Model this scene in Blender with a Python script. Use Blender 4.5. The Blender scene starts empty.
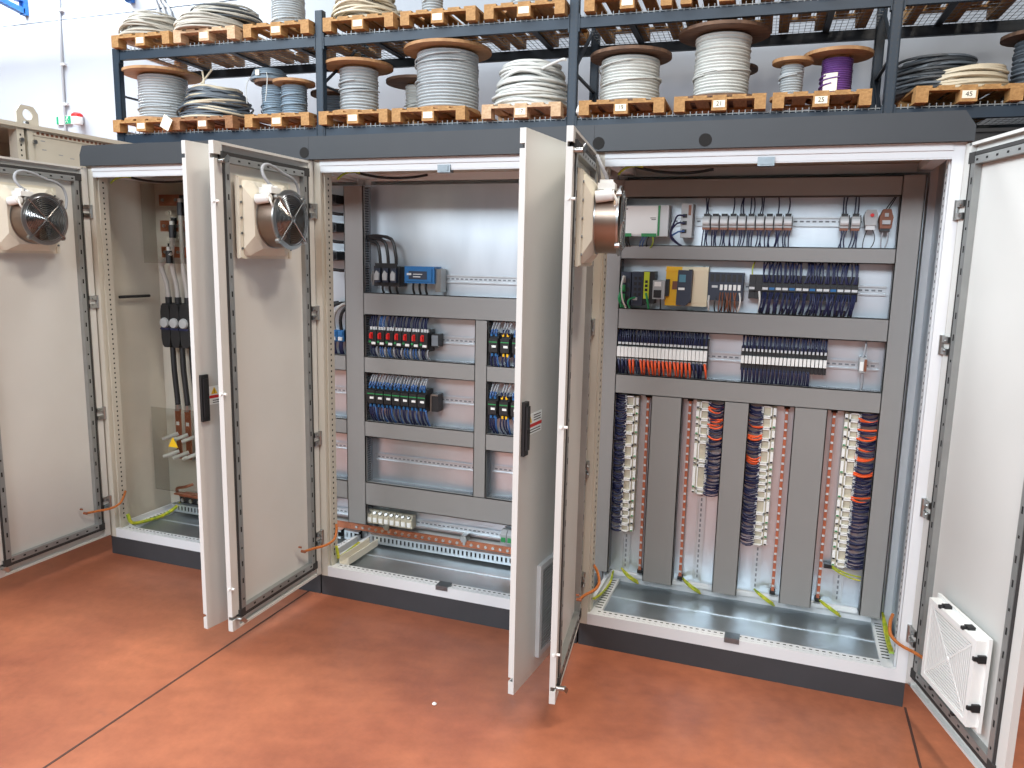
import bpy, math, random
from mathutils import Vector, Matrix
random.seed(7)
SC = bpy.context.scene
COL = SC.collection
PI = math.pi

# ------------------------------------------------------------------ camera
CAM_POS = Vector((-0.5216, -3.0709, 1.6728))
yaw, pit, rol, FPX = -0.347375, -0.161901, 0.0212476, 763.62
fw = Vector((math.sin(yaw)*math.cos(pit), math.cos(yaw)*math.cos(pit), math.sin(pit)))
rt = Vector((math.cos(yaw), -math.sin(yaw), 0)); upv = rt.cross(fw)
r2 = rt*math.cos(rol) + upv*math.sin(rol); u2 = -rt*math.sin(rol) + upv*math.cos(rol)
cd = bpy.data.cameras.new('camera'); cam = bpy.data.objects.new('camera', cd); COL.objects.link(cam)
cd.sensor_width = 36; cd.lens = 36*FPX/1024; cd.clip_start = .05; cd.clip_end = 200
M = Matrix.Identity(4)
for i in range(3):
    M[i][0], M[i][1], M[i][2], M[i][3] = r2[i], u2[i], -fw[i], CAM_POS[i]
cam.matrix_world = M
SC.camera = cam

# ------------------------------------------------------------------ world, light, exposure
w = bpy.data.worlds.new('hall_daylight'); SC.world = w; w.use_nodes = True
bgn = w.node_tree.nodes['Background']
bgn.inputs[0].default_value = (.84, .93, 1.0, 1); bgn.inputs[1].default_value = .17
def area_light(name, loc, target, sx, sy, power, col):
    l = bpy.data.lights.new(name, 'AREA'); l.shape = 'RECTANGLE'; l.size = sx; l.size_y = sy; l.energy = power; l.color = col
    o = bpy.data.objects.new(name, l); COL.objects.link(o); o.location = loc
    o.rotation_euler = (Vector(target)-Vector(loc)).to_track_quat('-Z', 'Y').to_euler()
    return o
area_light('assumed_roof_light', (-8.6, -1.6, 6.8), (-5.5, -1.2, .5), 5.0, 4.0, 960, (.84, .93, 1))  # assumed overhead light from the left, out of view; no skylight is modelled
area_light('assumed_bay_lamp', (1.5, -.5, 7.3), (1.0, -.5, 0), 1.2, .8, 240, (1, .89, .76))  # assumed lamp, out of view, throws fan shadows down the doors
area_light('assumed_bay_lamp', (.1, -2.4, 7.3), (-.4, -2.0, 0), 1.2, .8, 210, (1, .89, .76))  # second assumed lamp, unseen, for the other lobe of the fan shadows
area_light('assumed_front_light', (-3.6, -7.5, 5.2), (-2.0, 0, .9), 9.0, 2.0, 960, (.84, .92, 1))  # assumed light behind the camera, brightens door edges and plates; no windows built
area_light('assumed_roof_light', (-3.2, 1.3, 7.8), (-3.2, .2, 0), 5.0, 1.0, 240, (.95, .97, 1))  # assumed overhead light, unseen, makes the cabinets shade the floor in front
area_light('assumed_roof_light', (-12.5, 4.2, 7.6), (-12.5, 5.2, 0), 6.0, 1.6, 1500, (.92, .97, 1))  # assumed overhead light, unseen, added to whiten the left of the back wall
vs = SC.view_settings
SC.display_settings.display_device = 'sRGB'
vs.view_transform = 'Standard'; vs.look = 'None'; vs.gamma = 1.0; vs.use_curve_mapping = False
vs.exposure = 0.1

# ------------------------------------------------------------------ helpers
def lin(c):
    return tuple(((v/255)/12.92 if v/255 <= .04045 else ((v/255+.055)/1.055)**2.4) for v in c)
MATS = {}
def mat(name, rgb, rough=.5, metal=0.0, noise=0.0, nscale=8.0, bump=0.0, bscale=60.0, rgb2=None, stretch=None, coat=0.0, alpha=None, rvar=0.0):
    m = bpy.data.materials.new(name); m.use_nodes = True; nt = m.node_tree; b = nt.nodes['Principled BSDF']
    c = lin(rgb)
    b.inputs['Base Color'].default_value = (*c, 1); b.inputs['Roughness'].default_value = rough; b.inputs['Metallic'].default_value = metal
    if coat: b.inputs['Coat Weight'].default_value = coat; b.inputs['Coat Roughness'].default_value = .15
    tc = None
    def coords():
        nonlocal tc
        if tc is None:
            tcn = nt.nodes.new('ShaderNodeTexCoord'); mp = nt.nodes.new('ShaderNodeMapping')
            nt.links.new(tcn.outputs['Object'], mp.inputs['Vector'])
            if stretch: mp.inputs['Scale'].default_value = stretch
            tc = mp.outputs['Vector']
        return tc
    if noise or rgb2:
        n = nt.nodes.new('ShaderNodeTexNoise'); n.inputs['Scale'].default_value = nscale; n.inputs['Detail'].default_value = 5
        nt.links.new(coords(), n.inputs['Vector'])
        r = nt.nodes.new('ShaderNodeValToRGB')
        c2 = lin(rgb2) if rgb2 else tuple(v*(1-noise) for v in c)
        r.color_ramp.elements[0].position = .32; r.color_ramp.elements[1].position = .68
        r.color_ramp.elements[0].color = (*c2, 1); r.color_ramp.elements[1].color = (*c, 1)
        nt.links.new(n.outputs['Fac'], r.inputs[0]); nt.links.new(r.outputs[0], b.inputs['Base Color'])
        if rvar:
            mr = nt.nodes.new('ShaderNodeMapRange'); mr.inputs['To Min'].default_value = max(0, rough-rvar); mr.inputs['To Max'].default_value = rough+rvar
            nt.links.new(n.outputs['Fac'], mr.inputs['Value']); nt.links.new(mr.outputs[0], b.inputs['Roughness'])
    if bump:
        n2 = nt.nodes.new('ShaderNodeTexNoise'); n2.inputs['Scale'].default_value = bscale; n2.inputs['Detail'].default_value = 4
        nt.links.new(coords(), n2.inputs['Vector'])
        bp = nt.nodes.new('ShaderNodeBump'); bp.inputs['Strength'].default_value = bump; bp.inputs['Distance'].default_value = .01
        nt.links.new(n2.outputs['Fac'], bp.inputs['Height']); nt.links.new(bp.outputs[0], b.inputs['Normal'])
    if alpha is not None:
        b.inputs['Transmission Weight'].default_value = 1.0; b.inputs['IOR'].default_value = 1.12; b.inputs['Roughness'].default_value = rough
    MATS[name] = m
    return m
mat('enamel', (203, 202, 197), .42, noise=.05, nscale=3, bump=.02, bscale=350)
mat('enamel_edge', (214, 216, 217), .4, noise=.03, nscale=5)
mat('anthracite', (45, 48, 52), .5, noise=.12, nscale=6, bump=.03, bscale=300)
mat('plinth_grey', (58, 59, 62), .55, noise=.15, nscale=6, bump=.04, bscale=250)
mat('zinc', (216, 224, 230), .36, .9, rgb2=(200, 209, 216), nscale=5, rvar=.06, stretch=(1, 1, .25), bump=.02, bscale=90)
mat('floor_zinc', (176, 184, 188), .4, .9, rgb2=(158, 166, 170), nscale=6, rvar=.08)
mat('zinc_dark', (135, 142, 146), .4, 1.0, noise=.2, nscale=30)
mat('frame_zinc', (158, 160, 158), .45, .6, noise=.12, nscale=14)
mat('rail_zinc', (205, 212, 216), .38, .75, noise=.1, nscale=20)
mat('duct_grey', (133, 131, 128), .55, noise=.04, nscale=4)
mat('duct_fin', (112, 118, 124), .55)
mat('gasket', (48, 47, 46), .7)
mat('black', (24, 24, 26), .5)
mat('hole', (22, 21, 20), .9)
mat('steel', (176, 176, 174), .28, 1.0, noise=.12, nscale=20)
mat('ring_steel', (150, 132, 118), .35, .9, noise=.15, nscale=12)
mat('wire_chrome', (170, 170, 168), .22, 1.0)
mat('copper', (186, 116, 86), .38, .85, noise=.25, nscale=25)
mat('copper_braid', (205, 122, 62), .5, .4, noise=.35, nscale=160)
mat('earth_bar', (184, 104, 74), .45, .2, noise=.25, nscale=60)
mat('white_plastic', (226, 226, 222), .45)
mat('off_white', (214, 208, 192), .5, noise=.08, nscale=10)
mat('grey_plastic', (166, 168, 168), .5, noise=.08, nscale=30)
mat('pale_grey_plastic', (196, 198, 198), .5)
mat('navy_plastic', (38, 46, 62), .5)
mat('black_plastic', (30, 31, 33), .45)
mat('beige_terminal', (196, 188, 166), .5, noise=.15, nscale=40)
mat('green_plastic', (44, 132, 74), .45)
mat('lime_plastic', (186, 200, 40), .45)
mat('yellow_plastic', (236, 182, 22), .45)
mat('cream_plate', (226, 212, 180), .5)
mat('blue_plastic', (34, 98, 150), .4)
mat('teal_screen', (88, 134, 150), .2)
mat('red_plastic', (206, 36, 34), .4)
mat('wire_navy', (24, 30, 66), .5)
mat('wire_blue', (52, 88, 140), .5)
mat('wire_black', (22, 22, 24), .5)
mat('wire_grey', (150, 152, 156), .55)
mat('wire_orange', (222, 84, 34), .5)
mat('wire_brown', (122, 72, 48), .5)
mat('wire_white', (214, 212, 206), .5)
mat('wire_green', (36, 140, 84), .5)
mat('wire_yellow_green', (206, 196, 40), .5, rgb2=(112, 150, 40), nscale=40)
mat('cable_pale', (170, 166, 160), .5)
mat('pallet_wood', (180, 138, 86), .7, rgb2=(146, 106, 60), nscale=6, stretch=(6, 1, 6), bump=.12, bscale=50)
mat('pallet_wood_pale', (206, 176, 142), .75, rgb2=(176, 142, 108), nscale=6, stretch=(6, 1, 6), bump=.12, bscale=50)
mat('pallet_wood_dark', (150, 108, 72), .75, rgb2=(120, 82, 52), nscale=6, stretch=(6, 1, 6), bump=.12, bscale=50)
mat('reel_wood', (178, 138, 96), .7, rgb2=(152, 112, 74), nscale=5, stretch=(1, 7, 1), bump=.08, bscale=40)
mat('reel_wood_dark', (120, 92, 72), .75, rgb2=(88, 66, 52), nscale=5, stretch=(1, 7, 1), bump=.1, bscale=40)
mat('cable_grey', (172, 178, 181), .5, noise=.14, nscale=9)
mat('cable_white', (206, 208, 204), .5, noise=.10, nscale=9)
mat('cable_warm', (178, 172, 160), .5, noise=.2, nscale=7)
mat('cable_dark', (92, 100, 108), .5, noise=.25, nscale=9)
mat('cable_black', (58, 62, 66), .5, noise=.25, nscale=9)
mat('cable_cream', (200, 188, 164), .5, noise=.12, nscale=9)
mat('cable_purple', (112, 74, 140), .35, noise=.2, nscale=9)
mat('cable_bluegrey', (132, 150, 164), .5, noise=.15, nscale=9)
mat('paper', (232, 226, 208), .7)
mat('ink', (36, 34, 32), .7)
mat('rack_blue', (17, 39, 56), .5, noise=.15, nscale=4)
mat('rack_dark', (34, 44, 54), .5, noise=.2, nscale=4)
mat('mesh_wire', (128, 132, 134), .5, .5)
mat('crane_blue', (30, 104, 186), .45, noise=.08, nscale=3)
mat('sign_green', (16, 150, 104), .5)
mat('sign_white', (240, 244, 242), .5)
mat('warn_yellow', (240, 196, 30), .5)
mat('plexi', (225, 225, 222), .06, alpha=1)
mat('dirty_beige', (196, 190, 176), .5, noise=.08, nscale=5)
mat('plaster', (172, 178, 186), .7, noise=.03, nscale=1.2, bump=.03, bscale=40)

class MB:
    def __init__(s): s.v = []; s.f = []; s.m = []
    def add(s, vs_, fs, mi=0):
        o = len(s.v); s.v += [Vector(q) for q in vs_]; s.f += [tuple(i+o for i in f) for f in fs]; s.m += [mi]*len(fs); return s
    def box(s, x0, x1, y0, y1, z0, z1, mi=0):
        return s.add([(x0,y0,z0),(x1,y0,z0),(x1,y1,z0),(x0,y1,z0),(x0,y0,z1),(x1,y0,z1),(x1,y1,z1),(x0,y1,z1)],
            [(3,2,1,0),(4,5,6,7),(0,1,5,4),(1,2,6,5),(2,3,7,6),(3,0,4,7)], mi)
    def cbox(s, c, sz, mi=0, rz=0, M=None):
        k = len(s.v); s.box(-sz[0]/2, sz[0]/2, -sz[1]/2, sz[1]/2, -sz[2]/2, sz[2]/2, mi)
        R = (M if M is not None else Matrix.Rotation(rz, 3, 'Z'))
        for i in range(k, len(s.v)): s.v[i] = R @ s.v[i] + Vector(c)
        return s
    def bar(s, p0, p1, wx, wy, mi=0):
        p0, p1 = Vector(p0), Vector(p1); d = p1-p0; L = d.length
        q = d.to_track_quat('Z', 'Y').to_matrix()
        return s.cbox((p0+p1)/2, (wx, wy, L), mi, M=q)
    def prism(s, poly, a0, a1, axis='y', mi=0):
        n = len(poly)
        def P(q, a):
            return {'y': (q[0], a, q[1]), 'x': (a, q[0], q[1]), 'z': (q[0], q[1], a)}[axis]
        vs_ = [P(q, a0) for q in poly]+[P(q, a1) for q in poly]
        fs = [tuple(range(n)), tuple(range(2*n-1, n-1, -1))]+[(i, i+n, (i+1) % n+n, (i+1) % n) for i in range(n)]
        if axis == 'z' or axis == 'x': fs = [tuple(reversed(f)) for f in fs]
        return s.add(vs_, fs, mi)
    def tube(s, pts, r, n=6, closed=False, mi=0, r1=None):
        pts = [Vector(q) for q in pts]
        if not closed and r >= .004 and 4 <= len(pts) <= 12:      # Catmull-Rom rounding of cable bends
            P_ = [pts[0]*2-pts[1]]+pts+[pts[-1]*2-pts[-2]]; out = []
            for i in range(1, len(P_)-2):
                a_, b_, c_, d_ = P_[i-1:i+3]
                for k in range(3):
                    t_ = k/3; out.append(.5*((b_*2)+(c_-a_)*t_+(a_*2-b_*5+c_*4-d_)*t_**2+(b_*3-a_-c_*3+d_)*t_**3))
            pts = out+[pts[-1]]
        N = len(pts); vs_ = []; fs = []
        prev = None
        for i, q in enumerate(pts):
            a = pts[(i-1) % N] if (closed or i > 0) else q; b = pts[(i+1) % N] if (closed or i < N-1) else q
            t = (b-a).normalized()
            ref = prev if prev is not None else (Vector((0,0,1)) if abs(t.z) < .9 else Vector((1,0,0)))
            x = (ref - t*ref.dot(t))
            if x.length < 1e-6: x = t.orthogonal()
            x.normalize(); y = t.cross(x); prev = x
            rr = r if r1 is None else r+(r1-r)*i/(N-1)
            for k in range(n):
                an = 2*PI*k/n; vs_.append(q+x*(math.cos(an)*rr)+y*(math.sin(an)*rr))
        for i in range(N if closed else N-1):
            j = (i+1) % N
            for k in range(n):
                l = (k+1) % n; fs.append((i*n+k, i*n+l, j*n+l, j*n+k))
        if not closed: fs.append(tuple(range(n-1, -1, -1))); fs.append(tuple((N-1)*n+k for k in range(n)))
        return s.add(vs_, fs, mi)
    def cyl(s, p0, p1, r, n=14, mi=0, r1=None): return s.tube([p0, p1], r, n, False, mi, r1)
    def lathe(s, prof, n=32, c=(0,0,0), axis='z', mi=0, closed=False):
        vs_ = []; fs = []; L = len(prof)
        for (r, h) in prof:
            for k in range(n):
                a = 2*PI*k/n; x, y = r*math.cos(a), r*math.sin(a)
                vs_.append(Vector(c)+Vector({'z': (x, y, h), 'y': (x, h, y)}[axis]))
        for i in range(L if closed else L-1):
            for k in range(n):
                l = (k+1) % n; j = (i+1) % L
                f = (i*n+k, i*n+l, j*n+l, j*n+k); fs.append(f if axis == 'z' else f[::-1])
        if not closed:
            a = tuple(range(n-1, -1, -1)); b = tuple((L-1)*n+k for k in range(n))
            fs += [a, b] if axis == 'z' else [a[::-1], b[::-1]]
        return s.add(vs_, fs, mi)
    def disc_ring(s, r0, r1, h0, h1, n=32, c=(0,0,0), axis='z', mi=0):
        return s.lathe([(r0,h0),(r1,h0),(r1,h1),(r0,h1)], n, c, axis, mi, True)
    def xf(s, Mx):
        s.v = [Mx @ q for q in s.v]; return s
    def mesh(s, name, mats, smooth=False):
        me = bpy.data.meshes.new(name); me.from_pydata([tuple(q) for q in s.v], [], s.f)
        if not isinstance(mats, (list, tuple)): mats = [mats]
        for q in mats: me.materials.append(MATS[q])
        if len(mats) > 1: me.polygons.foreach_set('material_index', s.m)
        if smooth:
            me.shade_smooth(); me.set_sharp_from_angle(angle=.7)
        me.update(); return me
    def build(s, name, mats, parent=None, smooth=False, local=False, kind=None, label=None):
        if parent is not None and not local:
            o_ = OFF.get(parent.name, Vector((0,0,0))); s.v = [q-o_ for q in s.v]
        o = bpy.data.objects.new(name, s.mesh(name, mats, smooth)); COL.objects.link(o)
        if parent is not None:
            o.parent = parent; OFF[o.name] = OFF.get(parent.name, Vector((0,0,0)))
        if kind: o['kind'] = kind
        if label: o['label'] = label
        return o
OFF = {}
def thing(name, label, cat, loc=(0,0,0), rz=0, group=None):
    o = bpy.data.objects.new(name, None); COL.objects.link(o); o.empty_display_size = .05
    o.location = loc; o.rotation_euler = (0, 0, rz); o['label'] = label; o['category'] = cat
    if group: o['group'] = group
    OFF[o.name] = Vector(loc); return o
def tag(o, label, cat, group=None):
    o['label'] = label; o['category'] = cat
    if group: o['group'] = group
    return o
def put(name, me, parent, loc=(0,0,0), rot=(0,0,0), label=None):
    o = bpy.data.objects.new(name, me); COL.objects.link(o); o.parent = parent; o.location = loc; o.rotation_euler = rot
    if label: o['label'] = label
    return o
def copy_tree(o, parent=None):
    c = o.copy(); COL.objects.link(c); c.parent = parent
    for ch in list(o.children): copy_tree(ch, c)
    return c
ORD = ['first','second','third','fourth','fifth','sixth','seventh','eighth','ninth','tenth','eleventh','twelfth','thirteenth','fourteenth','fifteenth','sixteenth','seventeenth','eighteenth','nineteenth','twentieth','twenty-first','twenty-second','twenty-third','twenty-fourth','twenty-fifth','twenty-sixth']
def text_mesh(name, txt, size, mname):
    cu = bpy.data.curves.new(name, 'FONT'); cu.body = txt; cu.size = size; cu.align_x = 'CENTER'; cu.align_y = 'CENTER'; cu.extrude = .0006
    o = bpy.data.objects.new(name+'_tmp', cu); COL.objects.link(o)
    dg = bpy.context.evaluated_depsgraph_get(); me = bpy.data.meshes.new_from_object(o.evaluated_get(dg))
    bpy.data.objects.remove(o); me.materials.clear(); me.materials.append(MATS[mname]); return me
def struct(o): o['kind'] = 'structure'; return o
def arc(p0, p1, sag, n=6):
    p0, p1, sag = Vector(p0), Vector(p1), Vector(sag)
    return [p0.lerp(p1, i/n)+sag*(4*(i/n)*(1-i/n)) for i in range(n+1)]

# ------------------------------------------------------------------ floor and wall
fm = bpy.data.materials.new('red_resin_floor'); fm.use_nodes = True; nt = fm.node_tree; b = nt.nodes['Principled BSDF']
tc = nt.nodes.new('ShaderNodeTexCoord')
n1 = nt.nodes.new('ShaderNodeTexNoise'); n1.inputs['Scale'].default_value = .8; n1.inputs['Detail'].default_value = 8; n1.inputs['Roughness'].default_value = .62
n2 = nt.nodes.new('ShaderNodeTexNoise'); n2.inputs['Scale'].default_value = 13; n2.inputs['Detail'].default_value = 6; n2.inputs['Roughness'].default_value = .7
n3 = nt.nodes.new('ShaderNodeTexNoise'); n3.inputs['Scale'].default_value = 5; n3.inputs['Detail'].default_value = 9; n3.inputs['Distortion'].default_value = 1.2
for q in (n1, n2, n3): nt.links.new(tc.outputs['Object'], q.inputs['Vector'])
cr = nt.nodes.new('ShaderNodeValToRGB'); e = cr.color_ramp.elements
e[0].position = .3; e[0].color = (*lin((122, 66, 48)), 1); e[1].position = .7; e[1].color = (*lin((174, 106, 74)), 1)
nt.links.new(n1.outputs['Fac'], cr.inputs[0])
mx = nt.nodes.new('ShaderNodeMix'); mx.data_type = 'RGBA'; mx.blend_type = 'OVERLAY'; mx.inputs[0].default_value = .36
nt.links.new(cr.outputs[0], mx.inputs[6]); nt.links.new(n2.outputs['Fac'], mx.inputs[7])
cr2 = nt.nodes.new('ShaderNodeValToRGB'); e = cr2.color_ramp.elements
e[0].position = .70; e[0].color = (0, 0, 0, 1); e[1].position = .80; e[1].color = (.35, .35, .35, 1)
nt.links.new(n3.outputs['Fac'], cr2.inputs[0])
mx2 = nt.nodes.new('ShaderNodeMix'); mx2.data_type = 'RGBA'; mx2.inputs[7].default_value = (*lin((112, 74, 64)), 1)
nt.links.new(cr2.outputs[0], mx2.inputs[0]); nt.links.new(mx.outputs[2], mx2.inputs[6]); nt.links.new(mx2.outputs[2], b.inputs['Base Color'])
b.inputs['Roughness'].default_value = .42
bp = nt.nodes.new('ShaderNodeBump'); bp.inputs['Strength'].default_value = .05; nt.links.new(n2.outputs['Fac'], bp.inputs['Height']); nt.links.new(bp.outputs[0], b.inputs['Normal'])
MATS['floor'] = fm
floor = struct(MB().box(-18, 9, -9, 6.5, -.2, 0).build('floor', 'floor'))
mat('joint_dark', (70, 44, 36), .8)
def joint(p0, p1):
    MB().bar((p0[0], p0[1], .0003), (p1[0], p1[1], .0003), .009, .002).build('expansion_joint', 'joint_dark', floor)
joint((-2.70, .0), (-2.71, -6)); joint((.005, .0), (.03, -6)); joint((.37, .43), (6, .5))
wall = struct(MB().box(-18, 9, 6.4, 6.6, 0, 5.205).build('wall_back', 'plaster'))
struct(MB().box(-18, 9, 6.41, 6.6, 5.225, 9).build('wall_back_upper', 'plaster'))

# ------------------------------------------------------------------ cabinets
XA0, XB0, XC0, XC1 = -4.0, -2.625, -1.30, 0.0
DEP = .5; YP = .44; YD = .36
def holes_strip(mb, p0, p1, nrm, step=.025, a=.005, bq=.009, t=.0012):
    p0, p1 = Vector(p0), Vector(p1); d = (p1-p0); L = d.length; d.normalize(); nrm = Vector(nrm)
    sd = d.cross(nrm); R = Matrix((d, sd, nrm)).transposed()
    for i in range(int(L/step)):
        mb.cbox(p0+d*(step*(i+.5)), (bq, a, t), 0, M=R)
def duct(parent, x0, x1, z0, z1, vertical, y0=YD, y1=YP-.001):
    b_ = MB().box(x0, x1, y0, y0+.006, z0, z1)          # clip-on cover
    lip = .004
    if vertical: b_.box(x0, x0+lip, y0, y0+.018, z0, z1); b_.box(x1-lip, x1, y0, y0+.018, z0, z1)
    else: b_.box(x0, x1, y0, y0+.018, z0, z0+lip); b_.box(x0, x1, y0, y0+.018, z1-lip, z1)
    d = b_.build('wire_duct', 'duct_grey', parent)
    f = MB()
    if vertical:
        f.box(x0+.004, x1-.004, y1-.003, y1, z0, z1)
        n = int((z1-z0)/.0125)
        for s_ in (x0+.003, x1-.006):
            f.box(s_, s_+.003, y1-.018, y1, z0, z1)
            for i in range(n): f.box(s_, s_+.003, y0+.006, y1-.018, z0+i*.0125, z0+i*.0125+.007)
    else:
        f.box(x0, x1, y1-.003, y1, z0+.004, z1-.004)
        n = int((x1-x0)/.0125)
        for s_ in (z0+.003, z1-.006):
            f.box(x0, x1, y1-.018, y1, s_, s_+.003)
            for i in range(n): f.box(x0+i*.0125, x0+i*.0125+.007, y0+.006, y1-.018, s_, s_+.003)
    g = f.build('wire_duct_comb', 'duct_fin', parent)
def din(parent, x0, x1, z0, z1, vertical=False, yb=YP-.001):
    m = MB(); yf = yb-.0075
    if not vertical:
        c = (z0+z1)/2; h = .0205
        m.box(x0, x1, yf-.001, yf, c+.0135, c+h); m.box(x0, x1, yf-.001, yf, c-h, c-.0135)      # lips
        m.box(x0, x1, yf, yb, c+.0125, c+.0135); m.box(x0, x1, yf, yb, c-.0135, c-.0125)
        m.box(x0, x1, yb-.001, yb, c+.0035, c+.0125); m.box(x0, x1, yb-.001, yb, c-.0125, c-.0035)
        n = int((x1-x0)/.025)
        for i in range(n): m.box(x0+i*.025, x0+i*.025+.010, yb-.001, yb, c-.0035, c+.0035)
    else:
        c = (x0+x1)/2; h = .0205
        m.box(c+.0135, c+h, yf-.001, yf, z0, z1); m.box(c-h, c-.0135, yf-.001, yf, z0, z1)
        m.box(c+.0125, c+.0135, yf, yb, z0, z1); m.box(c-.0135, c-.0125, yf, yb, z0, z1)
        m.box(c+.0035, c+.0125, yb-.001, yb, z0, z1); m.box(c-.0125, c-.0035, yb-.001, yb, z0, z1)
        n = int((z1-z0)/.025)
        for i in range(n): m.box(c-.0035, c+.0035, yb-.001, yb, z0+i*.025, z0+i*.025+.010)
    # grey strips laid in the slots put their shade in as colour
    o = m.build('din_rail', 'rail_zinc', parent)
    h_ = MB()
    if not vertical:
        for i in range(int((x1-x0)/.025)): h_.box(x0+i*.025+.010, x0+i*.025+.025, yb-.0006, yb-.0001, (z0+z1)/2-.0035, (z0+z1)/2+.0035)
    else:
        for i in range(int((z1-z0)/.025)): h_.box((x0+x1)/2-.0035, (x0+x1)/2+.0035, yb-.0006, yb-.0001, z0+i*.025+.010, z0+i*.025+.025)
    h_.build('din_rail_slot', 'duct_fin', parent, kind='stuff')

def cabinet(x0, x1, label, chL, chR, lp=True, rp=True):
    t = thing('electrical_cabinet', label, 'cabinet', ((x0+x1)/2, 0, 0), 0, 'switchgear cabinets standing in a row')
    g = .004; a, c = x0+g, x1-g
    p = MB().box(a-.0, c+.0, .0, DEP, 0, .1); p.build('plinth', 'plinth_grey', t)
    # roof hood with chamfered row ends
    ra = x0-(.008 if chL else -.0004); rc = x1+(.016 if chR else -.0004)
    poly = [(ra, 2.1), (rc, 2.1), (rc, 2.15 if chR else 2.2), (rc-(.035 if chR else 0), 2.2), (ra+(.02 if chL else 0), 2.2), (ra, 2.155 if chL else 2.2)]
    MB().prism(poly, -.03, DEP+.03).build('roof_hood', 'anthracite', t)
    f = 'enamel_edge'
    for s_, q0, q1 in ((0, a, a+.036), (1, c-.036, c)):
        po = MB(); po.box(q0, q1, 0, .014, .1, 2.1)
        if s_ == 0: po.box(q0, q0+.03, .014, .06, .1, 2.1); po.box(q0+.03, q0+.040, .030, .085, .1, 2.1)
        else: po.box(q1-.03, q1, .014, .06, .1, 2.1); po.box(q1-.040, q1-.03, .030, .085, .1, 2.1)
        o = po.build('post', 'dirty_beige' if s_ == 0 else f, t)
        h = MB()
        for zz in range(70):
            z_ = .19+zz*.0265
            if s_ == 0: h.box(q0+.0398, q0+.0408, .052, .060, z_, z_+.009)
            else: h.box(q1-.0408, q1-.0398, .052, .060, z_, z_+.009)
        h.build('post_hole', 'hole', o, kind='stuff')
        MB().box(q0, q1, DEP-.05, DEP-.006, .1, 2.1).build('post', f, t)
    tr = MB(); tr.box(a+.036, c-.036, 0, .016, 2.05, 2.1); tr.box(a+.036, c-.036, .016, .05, 2.07, 2.1); tr.box(a+.036, c-.036, .002, .006, 2.045, 2.05); tr.box(a+.036, c-.036, -.005, 0, 2.074, 2.0995)
    tr.build('top_rail', f, t)
    br = MB(); br.box(a+.036, c-.036, 0, .016, .1, .150); br.box(a+.036, c-.036, .016, .075, .1, .140)
    o = br.build('bottom_rail', f, t)
    h = MB()
    for i in range(int((c-a-.14)/.025)):
        h.box(a+.07+i*.025, a+.082+i*.025, .030, .0365, .1395, .1405); h.box(a+.07+i*.025, a+.082+i*.025, .055, .0615, .1395, .1405)
    h.build('rail_hole', 'hole', o, kind='stuff')
    MB().box(a+.036, c-.036, DEP-.05, DEP-.006, .1, .165).build('rear_rail', f, t); MB().box(a+.036, c-.036, DEP-.05, DEP-.006, 2.05, 2.1).build('rear_rail', f, t)
    for s_, q0 in ((0, a+.02), (1, c-.085)):
        o = MB().box(q0, q0+.065, .075, DEP-.05, .1, .140).box(q0+(.05 if s_ else 0), q0+(.065 if s_ else .015), .075, DEP-.05, .14, .165).build('side_rail', f, t)
        h = MB()
        for i in range(13):
            xx = q0+(.010 if s_ else .028)
            h.box(xx, xx+.028, .095+i*.026, .103+i*.026, .1395, .1405)
        h.build('rail_hole', 'hole', o, kind='stuff')
        MB().box(q0, q0+.05, .05, DEP-.05, 2.055, 2.095).build('top_side_rail', f, t)
    # floor plates of galvanised sheet with a joint strip
    MB().box(a+.085, c-.085, .075, .26, .118, .126).build('floor_plate', 'floor_zinc', t)
    MB().box(a+.085, c-.085, .263, DEP-.05, .118, .125).build('floor_plate', 'floor_zinc', t)
    MB().box(a+.085, c-.085, .256, .266, .126, .129).build('joint_strip', 'rail_zinc', t)
    MB().box(a, c, .05, DEP-.05, 2.085, 2.09).build('roof_lining', 'dirty_beige', t)
    MB().box(a, c, DEP-.006, DEP, .1, 2.1).build('back_panel', 'enamel', t)
    # interior lamp bar under the roof, lock clips of the frame
    MB().box(a+.30, c-.30, .07, .11, 2.066, 2.084).build('lamp_bar', 'off_white', t)
    xm = (a+c)/2
    MB().box(xm-.03, xm+.03, -.006, .03, 2.034, 2.066).box(xm-.02, xm+.02, -.009, -.006, 2.040, 2.060).build('lock_catch', 'zinc_dark', t)
    MB().box(xm-.03, xm+.03, -.004, .05, .134, .156).build('lock_catch', 'zinc_dark', t)
    return t
cabA = cabinet(XA0, XB0, 'left electrical cabinet with copper busbars inside and open doors', True, False)
cabB = cabinet(XB0, XC0, 'middle electrical cabinet with red-knobbed switches and half-empty rails, doors open', False, False)
cabC = cabinet(XC0, XC1, 'right electrical cabinet packed with blue-wired terminals, doors open', False, True)
MB().box(XA0-.002, XA0+.006, .0, DEP, .1, 2.1).build('side_panel', 'dirty_beige', cabA)
MB().box(XC1-.012, XC1-.004, .06, DEP-.01, .14, 2.09).build('side_panel', 'zinc', cabC)
MB().box(XC1-.004, XC1+.002, .0, DEP, .1, 2.1).build('side_panel', 'enamel', cabC)
for parent, xh, zh in ((cabA, -2.648, 2.130), (cabC, -.872, 2.130), (cabC, XC0+.018, 2.130)):
    MB().cyl((xh, -.0315, zh), (xh, -.02, zh), .024, 20).build('hood_hole', 'hole', parent)

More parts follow.
